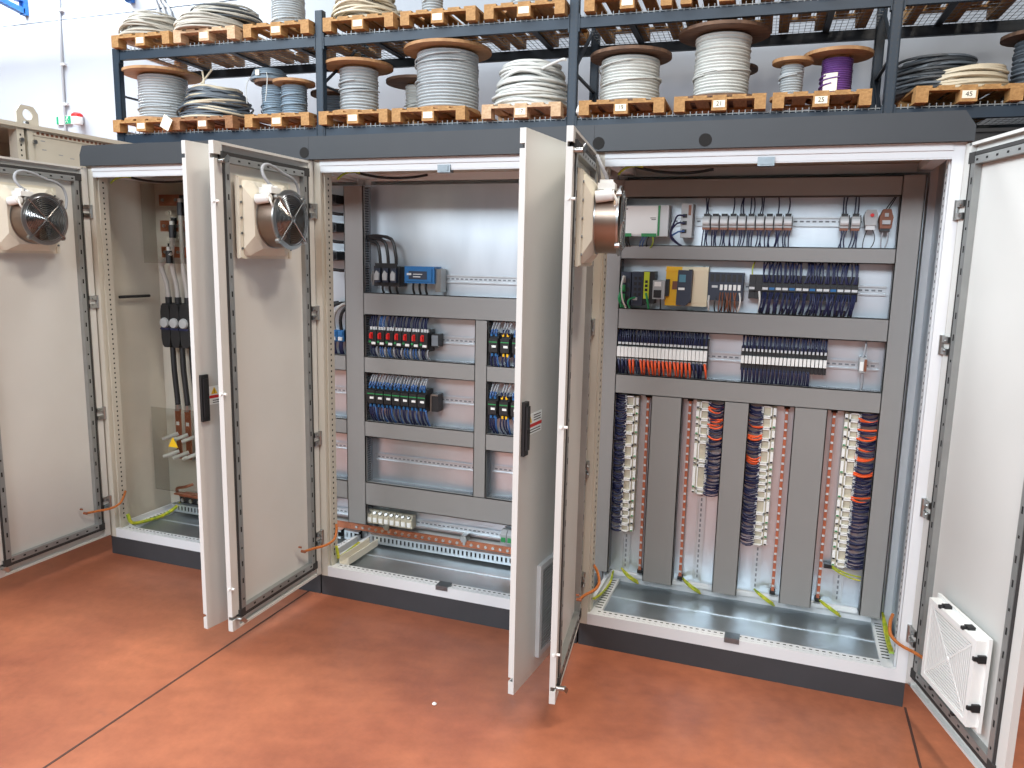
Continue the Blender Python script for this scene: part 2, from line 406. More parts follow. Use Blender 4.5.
# mounting plates, ducts, rails
plA2 = MB().box(-3.02, -2.702, YP, YP+.004, .24, 2.03).build('mounting_plate', 'zinc', cabA)
plB = MB().box(-2.70, -1.372, YP, YP+.004, .24, 2.03).build('mounting_plate', 'zinc', cabB)
plC = MB().box(-1.362, -.05, YP, YP+.004, .185, 2.03).build('mounting_plate', 'zinc', cabC)
plA = MB().box(-3.993, -3.03, YP, YP+.004, .12, 2.06).build('mounting_plate', 'dirty_beige', cabA)
duct(plB, -2.692, -2.580, .25, 2.02, True)
duct(plB, -2.580, -1.40, 1.376, 1.490, False); duct(plB, -2.580, -1.962, 1.075, 1.160, False); duct(plB, -2.580, -1.962, .735, .820, False)
duct(plB, -1.962, -1.895, .487, 1.376, True); duct(plB, -1.895, -1.40, 1.077, 1.158, False); duct(plB, -1.895, -1.40, .732, .818, False)
duct(plB, -2.580, -1.40, .36, .487, False)
duct(plA2, -3.0, -2.694, 1.077, 1.160, False); duct(plA2, -3.0, -2.694, .738, .818, False); duct(plA2, -3.0, -2.694, .378, .480, False)
for x0, x1, zc in ((-2.56, -1.40, 1.570), (-2.56, -1.975, 1.262), (-1.89, -1.40, 1.262), (-2.56, -1.975, .955), (-1.89, -1.40, .955), (-2.56, -1.975, .612), (-1.885, -1.40, .622), (-3.0, -2.70, 1.262), (-3.0, -2.70, .955), (-3.0, -2.70, .648), (-3.0, -2.705, .275), (-2.70, -1.40, .275)):
    din(plA2 if x1 < -2.65 else plB, x0, x1, zc, zc)
duct(plC, -1.348, -1.255, .20, 2.03, True); duct(plC, -1.255, -.148, 1.951, 2.031, False); duct(plC, -.148, -.063, .187, 2.031, True)
duct(plC, -1.255, -.148, 1.684, 1.748, False); duct(plC, -1.255, -.148, 1.370, 1.466, False); duct(plC, -1.255, -.148, 1.073, 1.164, False)
duct(plC, -1.088, -.950, .184, 1.073, True); duct(plC, -.768, -.660, .184, 1.073, True); duct(plC, -.477, -.344, .184, 1.073, True)
for x0, x1, zc in ((-1.25, -.16, 1.855), (-1.25, -.16, 1.576), (-1.25, -.16, 1.262)): din(plC, x0, x1, zc, zc)
for xc in (-1.187, -.845, -.583, -.236): din(plC, xc, xc, .200, 1.07, True)
# potential rails: orange copper bars with pale clamps every few centimetres
for xc in (-1.111, -.920, -.506, -.315):
    MB().box(xc-.0065, xc+.0065, YP-.030, YP-.024, .215, 1.062).build('potential_bar', 'earth_bar', plC)
    m = MB(); k = .235
    while k < 1.05:
        m.box(xc-.0055, xc+.0055, YP-.033, YP-.030, k, k+.009); k += .038
    m.build('bar_clamp', 'pale_grey_plastic', plC, kind='stuff')
    MB().box(xc-.012, xc+.012, YP-.03, YP, .198, .215).box(xc-.012, xc+.012, YP-.03, YP, 1.055, 1.07).build('bar_holder', 'black', plC)
MB().box(-1.25, -.15, YP-.02, YP+.004, .166, .184).build('plate_rail', 'enamel_edge', cabC)
# middle cabinet: earth bar, slotted cable clamp rail, loose trough
MB().box(-2.70, -1.40, YP-.045, YP-.038, .196, .232).build('copper_earth_bar', 'copper', cabB); MB().box(-3.0, -2.701, YP-.045, YP-.038, .196, .232).build('copper_earth_bar', 'copper', cabA)
m = MB()
for i in range(32): m.cyl((-2.66+i*.04, YP-.052, .214), (-2.66+i*.04, YP-.044, .214), .008, 6)
m.build('earth_bar_screw', 'steel', cabB, smooth=True, kind='stuff')
def slotted(parent, x0, x1, y, z0, z1):
    m = MB(); m.box(x0, x1, y, y+.003, z1-.012, z1); m.box(x0, x1, y, y+.003, z0, z0+.012); m.box(x0, x1, y, y+.04, z1-.003, z1)
    n = int((x1-x0)/.024)
    for i in range(n): m.box(x0+i*.024, x0+i*.024+.014, y, y+.003, z0+.012, z1-.012)
    m.build('slotted_clamp_rail', 'rail_zinc', parent)
    MB().box(x0, x1, y+.035, y+.04, z0, z1).build('clamp_slot_shade', 'hole', parent)  # near-black sheet behind the slots, shade put in as colour
slotted(cabB, -2.57, -1.36, .38, .142, .192); slotted(cabA, -2.73, -2.64, .38, .142, .192); slotted(cabA, -3.90, -2.74, .36, .145, .195)
for xx in (-2.47, -2.02, -1.60):
    MB().box(xx-.012, xx+.012, YP-.06, YP-.001, .225, .262).box(xx-.018, xx+.018, YP-.062, YP-.055, .235, .25).build('bar_bracket', 'steel', cabB)
# loose cream trough lying on the left floor rail of the middle cabinet
tr = MB(); tr.box(-2.565, -2.51, .07, .36, .141, .146); tr.box(-2.565, -2.560, .07, .36, .146, .178); tr.box(-2.515, -2.51, .07, .36, .146, .178)
tag(tr.build('cable_trough', 'off_white'), 'short cream cable trough lying along the floor edge of the middle cabinet', 'trough')
tr = MB(); tr.box(-2.615, -2.57, .07, .40, .141, .150)
tr = None

# earth wires, yellow-green, at cabinet feet
def ywire(parent, pts, r=.005): MB().tube(pts, r, 6).build('earth_wire', 'wire_yellow_green', parent, smooth=True)
for xc in (-1.16, -.87, -.545, -.27):
    ywire(cabC, arc((xc-.04, YP-.02, .205), (xc+.045, YP-.05, .165), (0, -.03, .012)))
    ywire(cabC, arc((xc-.035, YP-.02, .200), (xc+.05, YP-.06, .160), (0, -.05, .016)))
for k in range(3):
    ywire(cabC, [(-.045-.006*k, .06, .185), (-.04-.006*k, .16, .16), (-.04-.006*k, .30, .165), (-.05, .42, .19)], .005)
    ywire(cabC, [(-1.262+.007*k, .07, .19), (-1.25+.008*k, .16, .162+.01*k), (-1.235, .32, .16), (-1.24, .42, .185)], .005)
ywire(cabA, [(-3.92, .05, .22), (-3.915, .07, .165), (-3.90, .16, .150), (-3.89, .30, .150), (-3.86, .40, .20)], .010)
ywire(cabB, [(-2.565, .05, .24), (-2.562, .06, .19), (-2.575, .10, .165), (-2.59, .30, .165)], .008)
for parent, xx in ((cabA, -3.92), (cabB, -2.54), (cabC, -1.22)):
    ywire(parent, arc((xx, .07, 2.02), (xx+.09, .12, 2.055), (-.01, 0, .015)), .005)
    MB().tube(arc((xx+.05, .15, 2.06), (xx+.35, .30, 2.06), (0, 0, -.02)), .006, 6).build('roof_cable', 'wire_black', parent, smooth=True)

# ------------------------------------------------------------------ doors
def door(cab, h, e, left, W, z0=.112, z1=2.092):
    h = Vector((*h, 0)); e = Vector((*e, 0)); d = (e-h).normalized(); n = Vector((-d.y, d.x, 0))
    X = Matrix(((d.x, n.x, 0, h.x), (d.y, n.y, 0, h.y), (0, 0, 1, 0), (0, 0, 0, 1)))
    sg = 1 if left else -1               # inner side is +v for left leaves
    T = .022
    def v(a, b_):                        # depth measured from the inner face, + towards inside
        lo, hi = sg*a, sg*b_
        return (min(lo, hi), max(lo, hi))
    m = MB()
    o0, o1 = v(-T, -T+.004)
    m.box(0.004, W, o0, o1, z0, z1)                       # outer skin
    r0, r1 = v(-T+.004, 0)
    m.box(.004, .040, r0, r1, z0, z1)                      # hinge flange
    m.box(.024, W-.004, r0, r1, z1-.010, z1); m.box(.024, W-.004, r0, r1, z0, z0+.010)
    # free edge flange with two lock notches
    zs = [z0+.010, z0+.048, z0+.064, z1-.064, z1-.048, z1-.010]
    for k in (0, 2, 4): m.box(W-.004, W, r0, r1, zs[k] if k else z0, zs[k+1] if k < 4 else z1)
    for k in (0, 2, 4): m.box(W-.046, W-.004, *v(-.004, 0), zs[k], zs[k+1])
    panel = m.xf(X).build('door', 'enamel_edge' if False else 'enamel', cab)
    # stiffening frame of perforated tube
    f = MB(); a, b_ = .062, W-.055; t0, t1 = z0+.085, z1-.075
    f.box(a, a+.026, *v(-.020, .006), t0, t1); f.box(b_-.026, b_, *v(-.020, .006), t0, t1)
    f.box(a, b_, *v(-.020, .006), t1, t1+.026); f.box(a, b_, *v(-.020, .006), t0-.026, t0)
    f.xf(X).build('stiffening_frame', 'frame_zinc', panel)
    hh = MB()
    for i in range(int((t1-t0)/.075)):
        z_ = t0+.03+i*.075
        for q in (a+.013, b_-.013): hh.box(q-.0035, q+.0035, *v(.0058, .0068), z_, z_+.022 if i % 3 else z_+.009)
    for i in range(int((b_-a)/.06)):
        q = a+.03+i*.06
        for z_ in (t1+.013, t0-.013): hh.box(q, q+.012, *v(.0058, .0068), z_-.0035, z_+.0035)
    hh.xf(X).build('frame_slot', 'hole', panel, kind='stuff')
    g = MB()
    g.box(a-.013, a-.001, *v(-.018, .004), t0-.035, t1+.04); g.box(b_+.001, b_+.011, *v(-.018, .004), t0-.035, t1+.04)
    g.box(a-.003, b_+.003, *v(-.018, .006), t1+.028, t1+.04); g.box(a-.003, b_+.003, *v(-.018, .006), t0-.040, t0-.028)
    for q in (a-.017, b_-.020):
        g.box(q, q+.037, *v(-.010, .008), t1+.004, t1+.040); g.box(q, q+.037, *v(-.010, .008), t0-.04, t0-.004)
    g.xf(X).build('gasket', 'gasket', panel)
    for z_ in (1.872, 1.405, .803, .305):
        q = MB(); q.cyl((-.004, sg*.004, z_-.034), (-.004, sg*.004, z_+.034), .010, 10)
        q.box(.004, .046, *v(.0, .010), z_-.032, z_-.010); q.box(.004, .046, *v(.0, .010), z_+.010, z_+.032)
        q.cyl((.026, sg*.006, z_-.017), (.026, sg*.013, z_-.017), .006, 8); q.cyl((.026, sg*.006, z_+.017), (.026, sg*.013, z_+.017), .006, 8)
        q.box(-.045, -.004, *v(-.004, .006), z_-.024, z_-.010); q.box(-.045, -.004, *v(-.004, .006), z_+.010, z_+.024)
        q.xf(X).build('hinge', 'steel', panel, smooth=True)
    # roller studs along the free edge and the rod guides in the corners
    for z_ in (1.868, 1.12, .30) if left else ():
        q = MB(); q.cyl((W-.006, sg*.0, z_), (W-.006, sg*.012, z_), .005, 8); q.cyl((W, sg*-.010, z_), (W+.006, sg*-.010, z_), .005, 8)
        q.xf(X).build('lock_stud', 'white_plastic', panel, smooth=True)
    for z_, s_ in ((z1-.072, 1), (z0+.05, -1)) if left else ():
        q = MB(); q.cyl((W-.025, sg*.0, z_), (W-.025, sg*.028, z_), .009, 10); q.bar((W-.025, sg*.028, z_-.004*s_), (W-.042, sg*.036, z_+.018*s_), .006, .016)
        q.xf(X).build('lock_roller', 'steel', panel, smooth=True)
    # copper bonding braid from door to frame
    pts = [(.155, sg*.012, .285), (.10, sg*.030, .283), (.05, sg*.060, .285), (.0, sg*.075, .30), (-.045, sg*.060, .33), (-.075, sg*.040, .345)]
    q = MB().tube([(p_[0], p_[1], p_[2]) for p_ in pts], .0065, 6); q.xf(X).build('bonding_braid', 'copper_braid', panel, smooth=True)
    q = MB().cyl((.165, 0, .287), (.165, sg*.022, .287), .007, 8); q.cyl((.185, 0, .315), (.185, sg*.014, .315), .005, 8)
    q.xf(X).build('bonding_bolt', 'copper', panel, smooth=True)
    return panel, X, sg, d
L1 = ((-3.988, -.006), (-3.985, -.66)); L2 = ((-2.64, -.006), (-2.745, -.675)); L3 = ((-2.616, -.006), (-2.610, -.66))
L4 = ((-1.318, -.006), (-1.385, -.65)); L5 = ((-1.288, -.006), (-1.207, -.655)); L6 = ((-.004, -.006), (.14, -.511))
D1 = door(cabA, *L1, True, .665); D2 = door(cabA, *L2, False, .68); D3 = door(cabB, *L3, True, .655); D4 = door(cabB, *L4, False, .655)
D5 = door(cabC, *L5, True, .66); D6 = door(cabC, *L6, False, .65)
# outside of the right leaves: recessed lever handle and warning sticker
def outside(D, W):
    panel, X, sg, d = D; T = .022
    q = MB(); q.box(W-.050, W-.014, T, T+.012, 1.000, 1.190); q.box(W-.044, W-.020, T+.012, T+.020, 1.02, 1.175); q.cyl((W-.032, T+.018, 1.085), (W-.032, T+.023, 1.085), .008, 10)
    q.xf(X).build('handle', 'black', panel)
    s = MB(); s.box(W-.185, W-.060, T, T+.0008, 1.062, 1.138, 0); s.box(W-.185, W-.060, T+.0008, T+.0014, 1.088, 1.100, 1)
    s.prism([(W-.100, 1.105), (W-.068, 1.105), (W-.084, 1.134)], T+.0008, T+.0014, 'y', 2)
    s.box(W-.0855, W-.0825, T+.0014, T+.0018, 1.113, 1.126, 3); s.box(W-.0855, W-.0825, T+.0014, T+.0018, 1.108, 1.111, 3)
    for k in range(3): s.box(W-.175, W-.115, T+.0008, T+.0013, 1.109+k*.009, 1.112+k*.009, 3)
    for k in range(2): s.box(W-.175, W-.075, T+.0008, T+.0013, 1.068+k*.009, 1.071+k*.009, 3)
    s.xf(X).build('warning_sticker', ['sign_white', 'red_plastic', 'warn_yellow', 'ink'], panel, label='white warning sticker with a yellow triangle and a red stripe')
outside(D2, .68); outside(D4, .655)

# vent cover on the outside of the middle cabinet's right door
_, X4, _, _ = D4
t = thing('vent_cover', 'grey louvred vent cover low on the outside of the middle cabinet door', 'vent', X4 @ Vector((.30, .022, .17)), math.atan2(D4[3].y, D4[3].x))
q = MB(); w2, hh = .17, .37
q.box(-w2, w2, 0, .008, 0, hh); q.box(-w2, -w2+.022, .008, .016, 0, hh); q.box(w2-.022, w2, .008, .016, 0, hh); q.box(-w2+.022, w2-.022, .008, .016, 0, .022); q.box(-w2+.022, w2-.022, .008, .016, hh-.022, hh)
q.build('frame', 'pale_grey_plastic', t, local=True)
q = MB()
for k in range(26): q.bar((-w2+.022, .012, .03+k*.0125), (w2-.022, .012, .03+k*.0125), .0075, .004)
q.build('louvre', 'grey_plastic', t, local=True)

# exhaust filter inside the right cabinet's right door
_, X6, _, d6 = D6
t = thing('exhaust_filter', 'white plastic exhaust filter with diagonal louvres and black clips on right door', 'vent', X6 @ Vector((.348, -.001, .236)), math.atan2(d6.y, d6.x))
S = .168; H = .315
q = MB(); q.box(-S, S, -.010, 0, 0, H)
for x0, x1, z0, z1 in ((-S+.012, -S+.03, .012, H-.012), (S-.03, S-.012, .012, H-.012), (-S+.03, S-.03, .012, .03), (-S+.03, S-.03, H-.03, H-.012)): q.box(x0, x1, -.042, -.010, z0, z1)
q.build('frame', 'white_plastic', t, local=True)
MB().box(-S+.03, S-.03, -.026, -.010, .03, H-.03).build('filter_mat', 'duct_fin', t, local=True)
q = MB(); inn = S-.03; cz = H/2; hz = H/2-.03
def clip_line(c, dx, dz):
    ts = []
    lo, hi = -9, 9
    for p_, d_, l_ in ((c[0], dx, inn), (c[1], dz, hz)):
        if abs(d_) < 1e-6: 
            if abs(p_) > l_: return None
            continue
        a_, b_ = (-l_-p_)/d_, (l_-p_)/d_
        lo = max(lo, min(a_, b_)); hi = min(hi, max(a_, b_))
    return (lo, hi) if hi-lo > .006 else None
def seg(px_, pz_, qx_, qz_, wd): q.bar((px_, -.036, cz+pz_), (qx_, -.036, cz+qz_), wd, .006)
# four triangular fields between the diagonals, slats slanted differently in each
for k in range(1, 13):
    f_ = k/12.5; o_ = inn*f_; g_ = hz*f_
    seg(-o_, g_, o_, g_, .0055); seg(-o_, -g_, o_, -g_, .0055); seg(-o_, -g_, -o_, g_, .0055); seg(o_, -g_, o_, g_, .0055)
seg(-inn, -hz, inn, hz, .007); seg(-inn, hz, inn, -hz, .007)
q.xf(Matrix.Translation((0, 0, 0)))
q.build('louvre', 'white_plastic', t, local=True)
q = MB().cyl((0, -.036, cz), (0, -.042, cz), .008, 12); q.build('centre_boss', 'white_plastic', t, local=True)
cm = MB().box(-.012, .012, -.034, -.008, -.006, .006).box(-.006, .006, -.048, -.034, -.006, .004).mesh('clip', 'black')
for x_, z_, ry in ((-.075, H-.008, 0), (.075, H-.008, 0), (S-.008, .08, PI/2), (S-.008, .245, PI/2), (-.075, .008, 0), (.075, .008, 0)):
    put('clip', cm, t, (x_, 0, z_), (0, ry, 0))

# ------------------------------------------------------------------ roof-high filter fans on the left leaves
def make_fan():
    t = thing('filter_fan', '', 'fan', group='filter fans on the open cabinet doors')
    z = .160
    q = MB(); q.box(-.17, .17, 0, .012, 0, .322); q.box(-.168, -.150, .012, .018, .004, .318); q.box(.150, .168, .012, .018, .004, .318)
    q.build('base_plate', 'off_white', t, local=True)
    q = MB()
    for z_ in (.04, .10, .16, .22, .28):
        for x_ in (-.159, .159): q.cyl((x_, .018, z_), (x_, .022, z_), .005, 8)
    q.build('plate_screw', 'zinc_dark', t, local=True)
    q = MB(); A = .148; B = .118; ch = .05
    def octo(a, c, y): return [(-a+c, y, z-a), (a-c, y, z-a), (a, y, z-a+c), (a, y, z+a-c), (a-c, y, z+a), (-a+c, y, z+a), (-a, y, z+a-c), (-a, y, z-a+c)]
    v_ = octo(A, .012, .012)+octo(A, .03, .022)+octo(B, .05, .050); fs = [tuple(range(16, 24))[::-1]]
    for k in range(2):
        for i in range(8): fs.append((k*8+i, (k*8+(i+1) % 8), k*8+8+(i+1) % 8, k*8+8+i))
    q.add(v_, [f[::-1] for f in fs]); q.build('housing', 'off_white', t, local=True)
    c = (-.006, 0, z)
    q = MB().disc_ring(.104, .113, .046, .132, 40, c, 'y'); q.build('motor_ring', 'ring_steel', t, smooth=True, local=True)
    q = MB().disc_ring(.1131, .1165, .046, .054, 40, c, 'y').disc_ring(.100, .121, .127, .134, 40, c, 'y')
    for k in range(4):
        a = PI/4+k*PI/2; q.cyl((c[0]+.122*math.cos(a), .124, z+.122*math.sin(a)), (c[0]+.122*math.cos(a), .140, z+.122*math.sin(a)), .011, 10)
    q.build('ring_flange', 'steel', t, smooth=True, local=True)
    q = MB().lathe([(.045, .048), (.045, .108), (.038, .116)], 24, c, 'y')
    for k in range(7):
        a = 2*PI*k/7
        ca, sa = math.cos(a), math.sin(a); cb, sb = math.cos(a+.55), math.sin(a+.55); ce, se = math.cos(a+.75), math.sin(a+.75)
        P = lambda r, C, S_, y: (c[0]+r*C, y, z+r*S_)
        v_ = [P(.04, ca, sa, .062), P(.10, ca, sa, .058), P(.10, ce, se, .102), P(.04, cb, sb, .102)]
        v_ += [(p_[0], p_[1]+.003, p_[2]) for p_ in v_]
        q.add(v_, [(0,1,2,3),(7,6,5,4),(0,4,5,1),(1,5,6,2),(2,6,7,3),(3,7,4,0)])
    q.build('impeller', 'black', t, local=True)
    q = MB()
    for k in range(12):
        r = .014+k*.0082; q.tube([(c[0]+r*math.cos(2*PI*i/36), .141, z+r*math.sin(2*PI*i/36)) for i in range(36)], .0014, 5, True)
    q.build('grille_rings', 'wire_chrome', t, smooth=True, local=True)
    q = MB()
    for k in range(4):
        a = PI/4+k*PI/2; q.tube([(c[0]+.012*math.cos(a), .143, z+.012*math.sin(a)), (c[0]+.122*math.cos(a), .143, z+.122*math.sin(a))], .0026, 6)
    q.lathe([(.012, .140), (.012, .146), (.008, .148)], 16, c, 'y'); q.build('grille_spokes', 'wire_chrome', t, smooth=True, local=True)
    q = MB().cyl((.104, .055, z+.075), (.104, .112, z+.082), .020, 16); q.cyl((.104, .112, z+.082), (.104, .117, z+.082), .015, 16)
    q.build('capacitor', 'white_plastic', t, smooth=True, local=True)
    q = MB().box(.035, .098, .060, .118, z+.100, z+.122); q.box(.075, .085, .065, .11, z+.122, z+.134); q.box(.045, .055, .065, .11, z+.122, z+.130); q.build('terminal_box', 'white_plastic', t, local=True)
    q = MB().tube([(.110, .116, z+.085), (.113, .128, z+.06), (.10, .125, z+.045), (.088, .112, z+.05), (.080, .10, z+.075)], .004, 6); q.build('capacitor_lead', 'wire_white', t, smooth=True, local=True)
    q = MB().tube([(.045, .09, z+.125), (.075, .085, z+.145), (.085, .07, z+.175), (.065, .055, z+.205), (.02, .045, z+.220), (-.04, .04, z+.212), (-.10, .035, z+.195), (-.16, .03, z+.185), (-.20, .03, z+.16), (-.215, .03, z+.11), (-.205, .03, z+.06)], .0065, 8)
    q.build('supply_cable', 'wire_grey', t, smooth=True, local=True)
    return t
fan0 = make_fan()
def place_fan(o, D, label):
    _, X, sg, d = D
    o.location = X @ Vector((.375, .0005, 1.653)); o.rotation_euler = (0, 0, math.atan2(d.y, d.x)); o['label'] = label
place_fan(fan0, D1, 'round filter fan with chrome grille on the far left cabinet door')
place_fan(copy_tree(fan0), D3, 'round filter fan with chrome grille on the middle cabinet\'s left door')
place_fan(copy_tree(fan0), D5, 'filter fan seen edge-on, on the right cabinet\'s left door')

# ------------------------------------------------------------------ components, right cabinet
def wires(parent, mname, lst, r=.0028, n=5, name='wires', local=False):
    if r >= .006:
        for pts in lst: o = MB().tube(pts, r, n).build('cable', mname, parent, smooth=True, local=local)
        return o
    q = MB()
    for pts in lst: q.tube(pts, r, n)
    return q.build(name if len(lst) > 1 else 'wire', mname, parent, smooth=True, local=local, kind='stuff' if len(lst) > 1 else None)
R0 = random.Random(3)
def jit(a): return R0.uniform(-a, a)
# power supply
t = thing('power_supply', 'white power supply with green edges at the top left of right cabinet', 'power supply', (-1.165, YP, 1.782))
MB().box(-1.262, -1.052, .345, YP-.009, 1.785, 1.918).build('housing', 'pale_grey_plastic', t)
MB().box(-1.258, -1.098, .340, .345, 1.792, 1.914).build('front_panel', 'white_plastic', t)
MB().box(-1.096, -1.088, .338, .346, 1.787, 1.917).build('edge_strip', 'green_plastic', t)
for a, b_ in ((-1.25, -1.21), (-1.165, -1.10)): MB().box(a, b_, .335, .348, 1.783, 1.797).build('terminal_strip', 'green_plastic', t)
MB().box(-1.25, -1.23, .3395, .3402, 1.900, 1.904).box(-1.13, -1.105, .3395, .3402, 1.862, 1.865).box(-1.125, -1.105, .3395, .3402, 1.855, 1.858).build('printed_mark', 'ink', t)
wires(t, 'wire_yellow_green', [arc((-1.245, .342, 1.785), (-1.255, .36, 1.735), (0, -.02, 0)), arc((-1.118, .342, 1.785), (-1.128, .36, 1.735), (.012, -.02, 0))])
wires(t, 'wire_blue', [arc((-1.155+.012*k, .342, 1.785), (-1.175+.012*k, .36, 1.742), (0, -.02, 0)) for k in range(2)])
wires(t, 'wire_black', [arc((-1.235+.012*k, .342, 1.785), (-1.23+.012*k, .36, 1.74), (0, -.02, 0)) for k in range(2)]+[arc((-1.132, .342, 1.785), (-1.145, .36, 1.742), (0, -.02, 0))])
# ethernet switch
t = thing('network_switch', 'slim grey network switch with a dark blue cable plugged into it', 'network switch', (-.975, YP, 1.78))
MB().box(-.998, -.950, .345, YP-.009, 1.781, 1.925).build('housing', 'grey_plastic', t)
for z_ in (1.80, 1.835, 1.865): MB().box(-.990, -.972, .341, .3452, z_, z_+.016).build('port', 'black', t)
MB().box(-.968, -.956, .3445, .3452, 1.875, 1.918).build('printed_mark', 'wire_brown', t)
wires(t, 'wire_navy', [[(-.981, .340, 1.873), (-1.01, .325, 1.872), (-1.025, .33, 1.84), (-1.04, .34, 1.80), (-1.03, .35, 1.77), (-.99, .365, 1.745)], [(-.981, .340, 1.842), (-1.01, .325, 1.84), (-1.035, .335, 1.81), (-1.032, .35, 1.78), (-.995, .365, 1.745)]], .004)
wires(t, 'wire_blue', [[(-.981, .340, 1.808), (-1.005, .328, 1.805), (-1.03, .34, 1.79)]], .004)
# modular fuse holders
def fuse_holder(x, label, up, group):
    t = thing('fuse_holder', label, 'fuse holder', (x, YP, 1.828), 0, group)
    MB().box(x-.0165, x+.0165, .365, YP-.009, 1.826, 1.872).build('body', 'grey_plastic', t)
    MB().cyl((x-.015, .362, 1.849), (x+.015, .362, 1.849), .014, 10).build('drawer', 'pale_grey_plastic', t)
    MB().box(x+.0165, x+.0182, .355, YP-.009, 1.822, 1.878).box(x-.012, x+.012, .372, .40, 1.872, 1.884).build('separator', 'black_plastic', t)
    MB().box(x-.016, x+.016, .368, .39, 1.816, 1.826).build('terminal_row', 'wire_brown', t)
    ws = [arc((x-.010+.010*k, .372, 1.818), (x-.014+.010*k+jit(.004), .385, 1.748), (jit(.006), -.008, 0), 4) for k in range(3)]
    if up: ws += [arc((x-.006+.012*k, .39, 1.875), (x-.004+.009*k+jit(.005), .40, 1.951), (jit(.006), -.008, 0), 4) for k in range(up)]
    wires(t, 'wire_navy', ws)
for k in range(10): fuse_holder(-.893+k*.0368, ORD[k]+' grey fuse holder from the left, long top row, right cabinet', [2, 0, 0, 1, 2, 2, 2, 0, 1, 1][k], 'fuse holders in the top row')
for k in range(2): fuse_holder(-.345+k*.042, ['left', 'right'][k]+' one of the separate fuse holder pair, top row, right cabinet', 2, 'fuse holder pair')
# earth leakage pilot: light grey unit with red button, brown unit
t = thing('pilot_unit', 'pale round-topped unit with a red button on the top rail', 'pilot unit', (-.247, YP, 1.82))
MB().prism([(-.268, 1.838), (-.226, 1.838), (-.222, 1.88), (-.230, 1.900), (-.264, 1.900), (-.272, 1.88)], .375, YP-.009).build('body', 'grey_plastic', t)
MB().cyl((-.244, .374, 1.878), (-.244, .366, 1.878), .007, 12).build('button', 'red_plastic', t, smooth=True)
MB().box(-.264, -.230, .380, .42, 1.820, 1.838).build('terminal_row', 'pale_grey_plastic', t)
wires(t, 'wire_black', [arc((-.256, .39, 1.822), (-.268, .39, 1.748), (-.004, 0, 0)), arc((-.238, .39, 1.822), (-.238, .39, 1.748), (.012, 0, 0))], .002)
t = thing('pilot_unit', 'brown and dark unit at the right end of the top rail', 'pilot unit', (-.19, YP, 1.816))
MB().prism([(-.212, 1.826), (-.170, 1.826), (-.165, 1.87), (-.176, 1.902), (-.204, 1.902), (-.216, 1.87)], .375, YP-.009).build('body', 'wire_brown', t)
MB().box(-.205, -.176, .366, .375, 1.842, 1.858).box(-.198, -.184, .368, .375, 1.872, 1.886).build('clamp', 'grey_plastic', t)
MB().box(-.208, -.174, .378, .42, 1.814, 1.826).build('terminal_row', 'black_plastic', t)
wires(t, 'wire_black', [arc((-.196, .39, 1.90), (-.165, .40, 1.951), (0, 0, 0), 3), arc((-.186, .39, 1.90), (-.160, .40, 1.951), (0, 0, 0), 3)], .002)
wires(t, 'wire_grey', [arc((-.196, .39, 1.816), (-.200, .39, 1.748), (-.004, 0, 0)), arc((-.182, .39, 1.816), (-.186, .39, 1.748), (.006, 0, 0))], .003)
# second row: network / controller modules
def module(name, label, cat, x0, x1, z0, z1, y0, mname, extra=None):
    t = thing(name, label, cat, ((x0+x1)/2, YP, z0)); MB().box(x0, x1, y0, YP-.009, z0, z1).build('housing', mname, t); return t
t = module('plc_module', 'dark module with green connectors at the left end of second row', 'controller', -1.250, -1.205, 1.48, 1.628, .352, 'navy_plastic')
for k in range(3): MB().box(-1.246, -1.228, .345, .352, 1.50+k*.04, 1.53+k*.04).build('connector', 'green_plastic' if k < 2 else 'grey_plastic', t)
for k in range(3): MB().box(-1.222, -1.210, .350, .3522, 1.50+k*.04, 1.52+k*.04).build('port', 'black', t)
wires(t, 'wire_green', [arc((-1.240, .345, 1.60), (-1.245, .35, 1.47), (.0, -.03, 0)), arc((-1.235, .345, 1.55), (-1.23, .35, 1.47), (-.02, -.02, 0))], .004)
wires(t, 'wire_white', [arc((-1.236, .345, 1.61), (-1.222, .35, 1.468), (-.01, -.03, 0))], .004)
t = module('plc_module', 'navy eight-port module between green and lime modules', 'controller', -1.200, -1.150, 1.48, 1.630, .350, 'navy_plastic')
for i in range(2):
    for k in range(4): MB().box(-1.190+i*.020, -1.177+i*.020, .348, .3502, 1.522+k*.024, 1.536+k*.024).build('port', 'black', t)
wires(t, 'wire_green', [arc((-1.18, .346, 1.515), (-1.205, .35, 1.468), (-.015, -.02, .01))], .004)
MB().box(-1.192, -1.172, .342, .350, 1.504, 1.516).build('plug', 'grey_plastic', t)
t = module('plc_module', 'narrow lime and black module beside the eight-port navy module', 'controller', -1.148, -1.100, 1.49, 1.632, .350, 'black_plastic')
MB().box(-1.146, -1.122, .346, .350, 1.512, 1.630).build('front_panel', 'lime_plastic', t)
for k in range(3): MB().box(-1.140, -1.128, .344, .3462, 1.545+k*.018, 1.557+k*.018).build('port', 'black', t)
wires(t, 'wire_green', [arc((-1.134, .345, 1.535), (-1.120, .35, 1.468), (.005, -.025, 0))], .005)
t = module('interface_unit', 'small grey interface unit left of the yellow safety plate', 'interface unit', -1.105, -1.052, 1.512, 1.594, .345, 'grey_plastic')
MB().box(-1.100, -1.066, .342, .345, 1.518, 1.552).build('socket', 'black', t); MB().box(-1.098, -1.068, .342, .345, 1.568, 1.588).build('front_label', 'white_plastic', t)
MB().box(-1.052, -1.036, .36, YP-.009, 1.526, 1.600).build('connector', 'black_plastic', t)
wires(t, 'wire_black', [arc((-1.07, .35, 1.512), (-1.068, .36, 1.467), (0, 0, 0), 3)], .003)
t = thing('safety_controller', 'dark controller with small screen on a yellow and cream back plate', 'controller', (-.965, YP, 1.485))
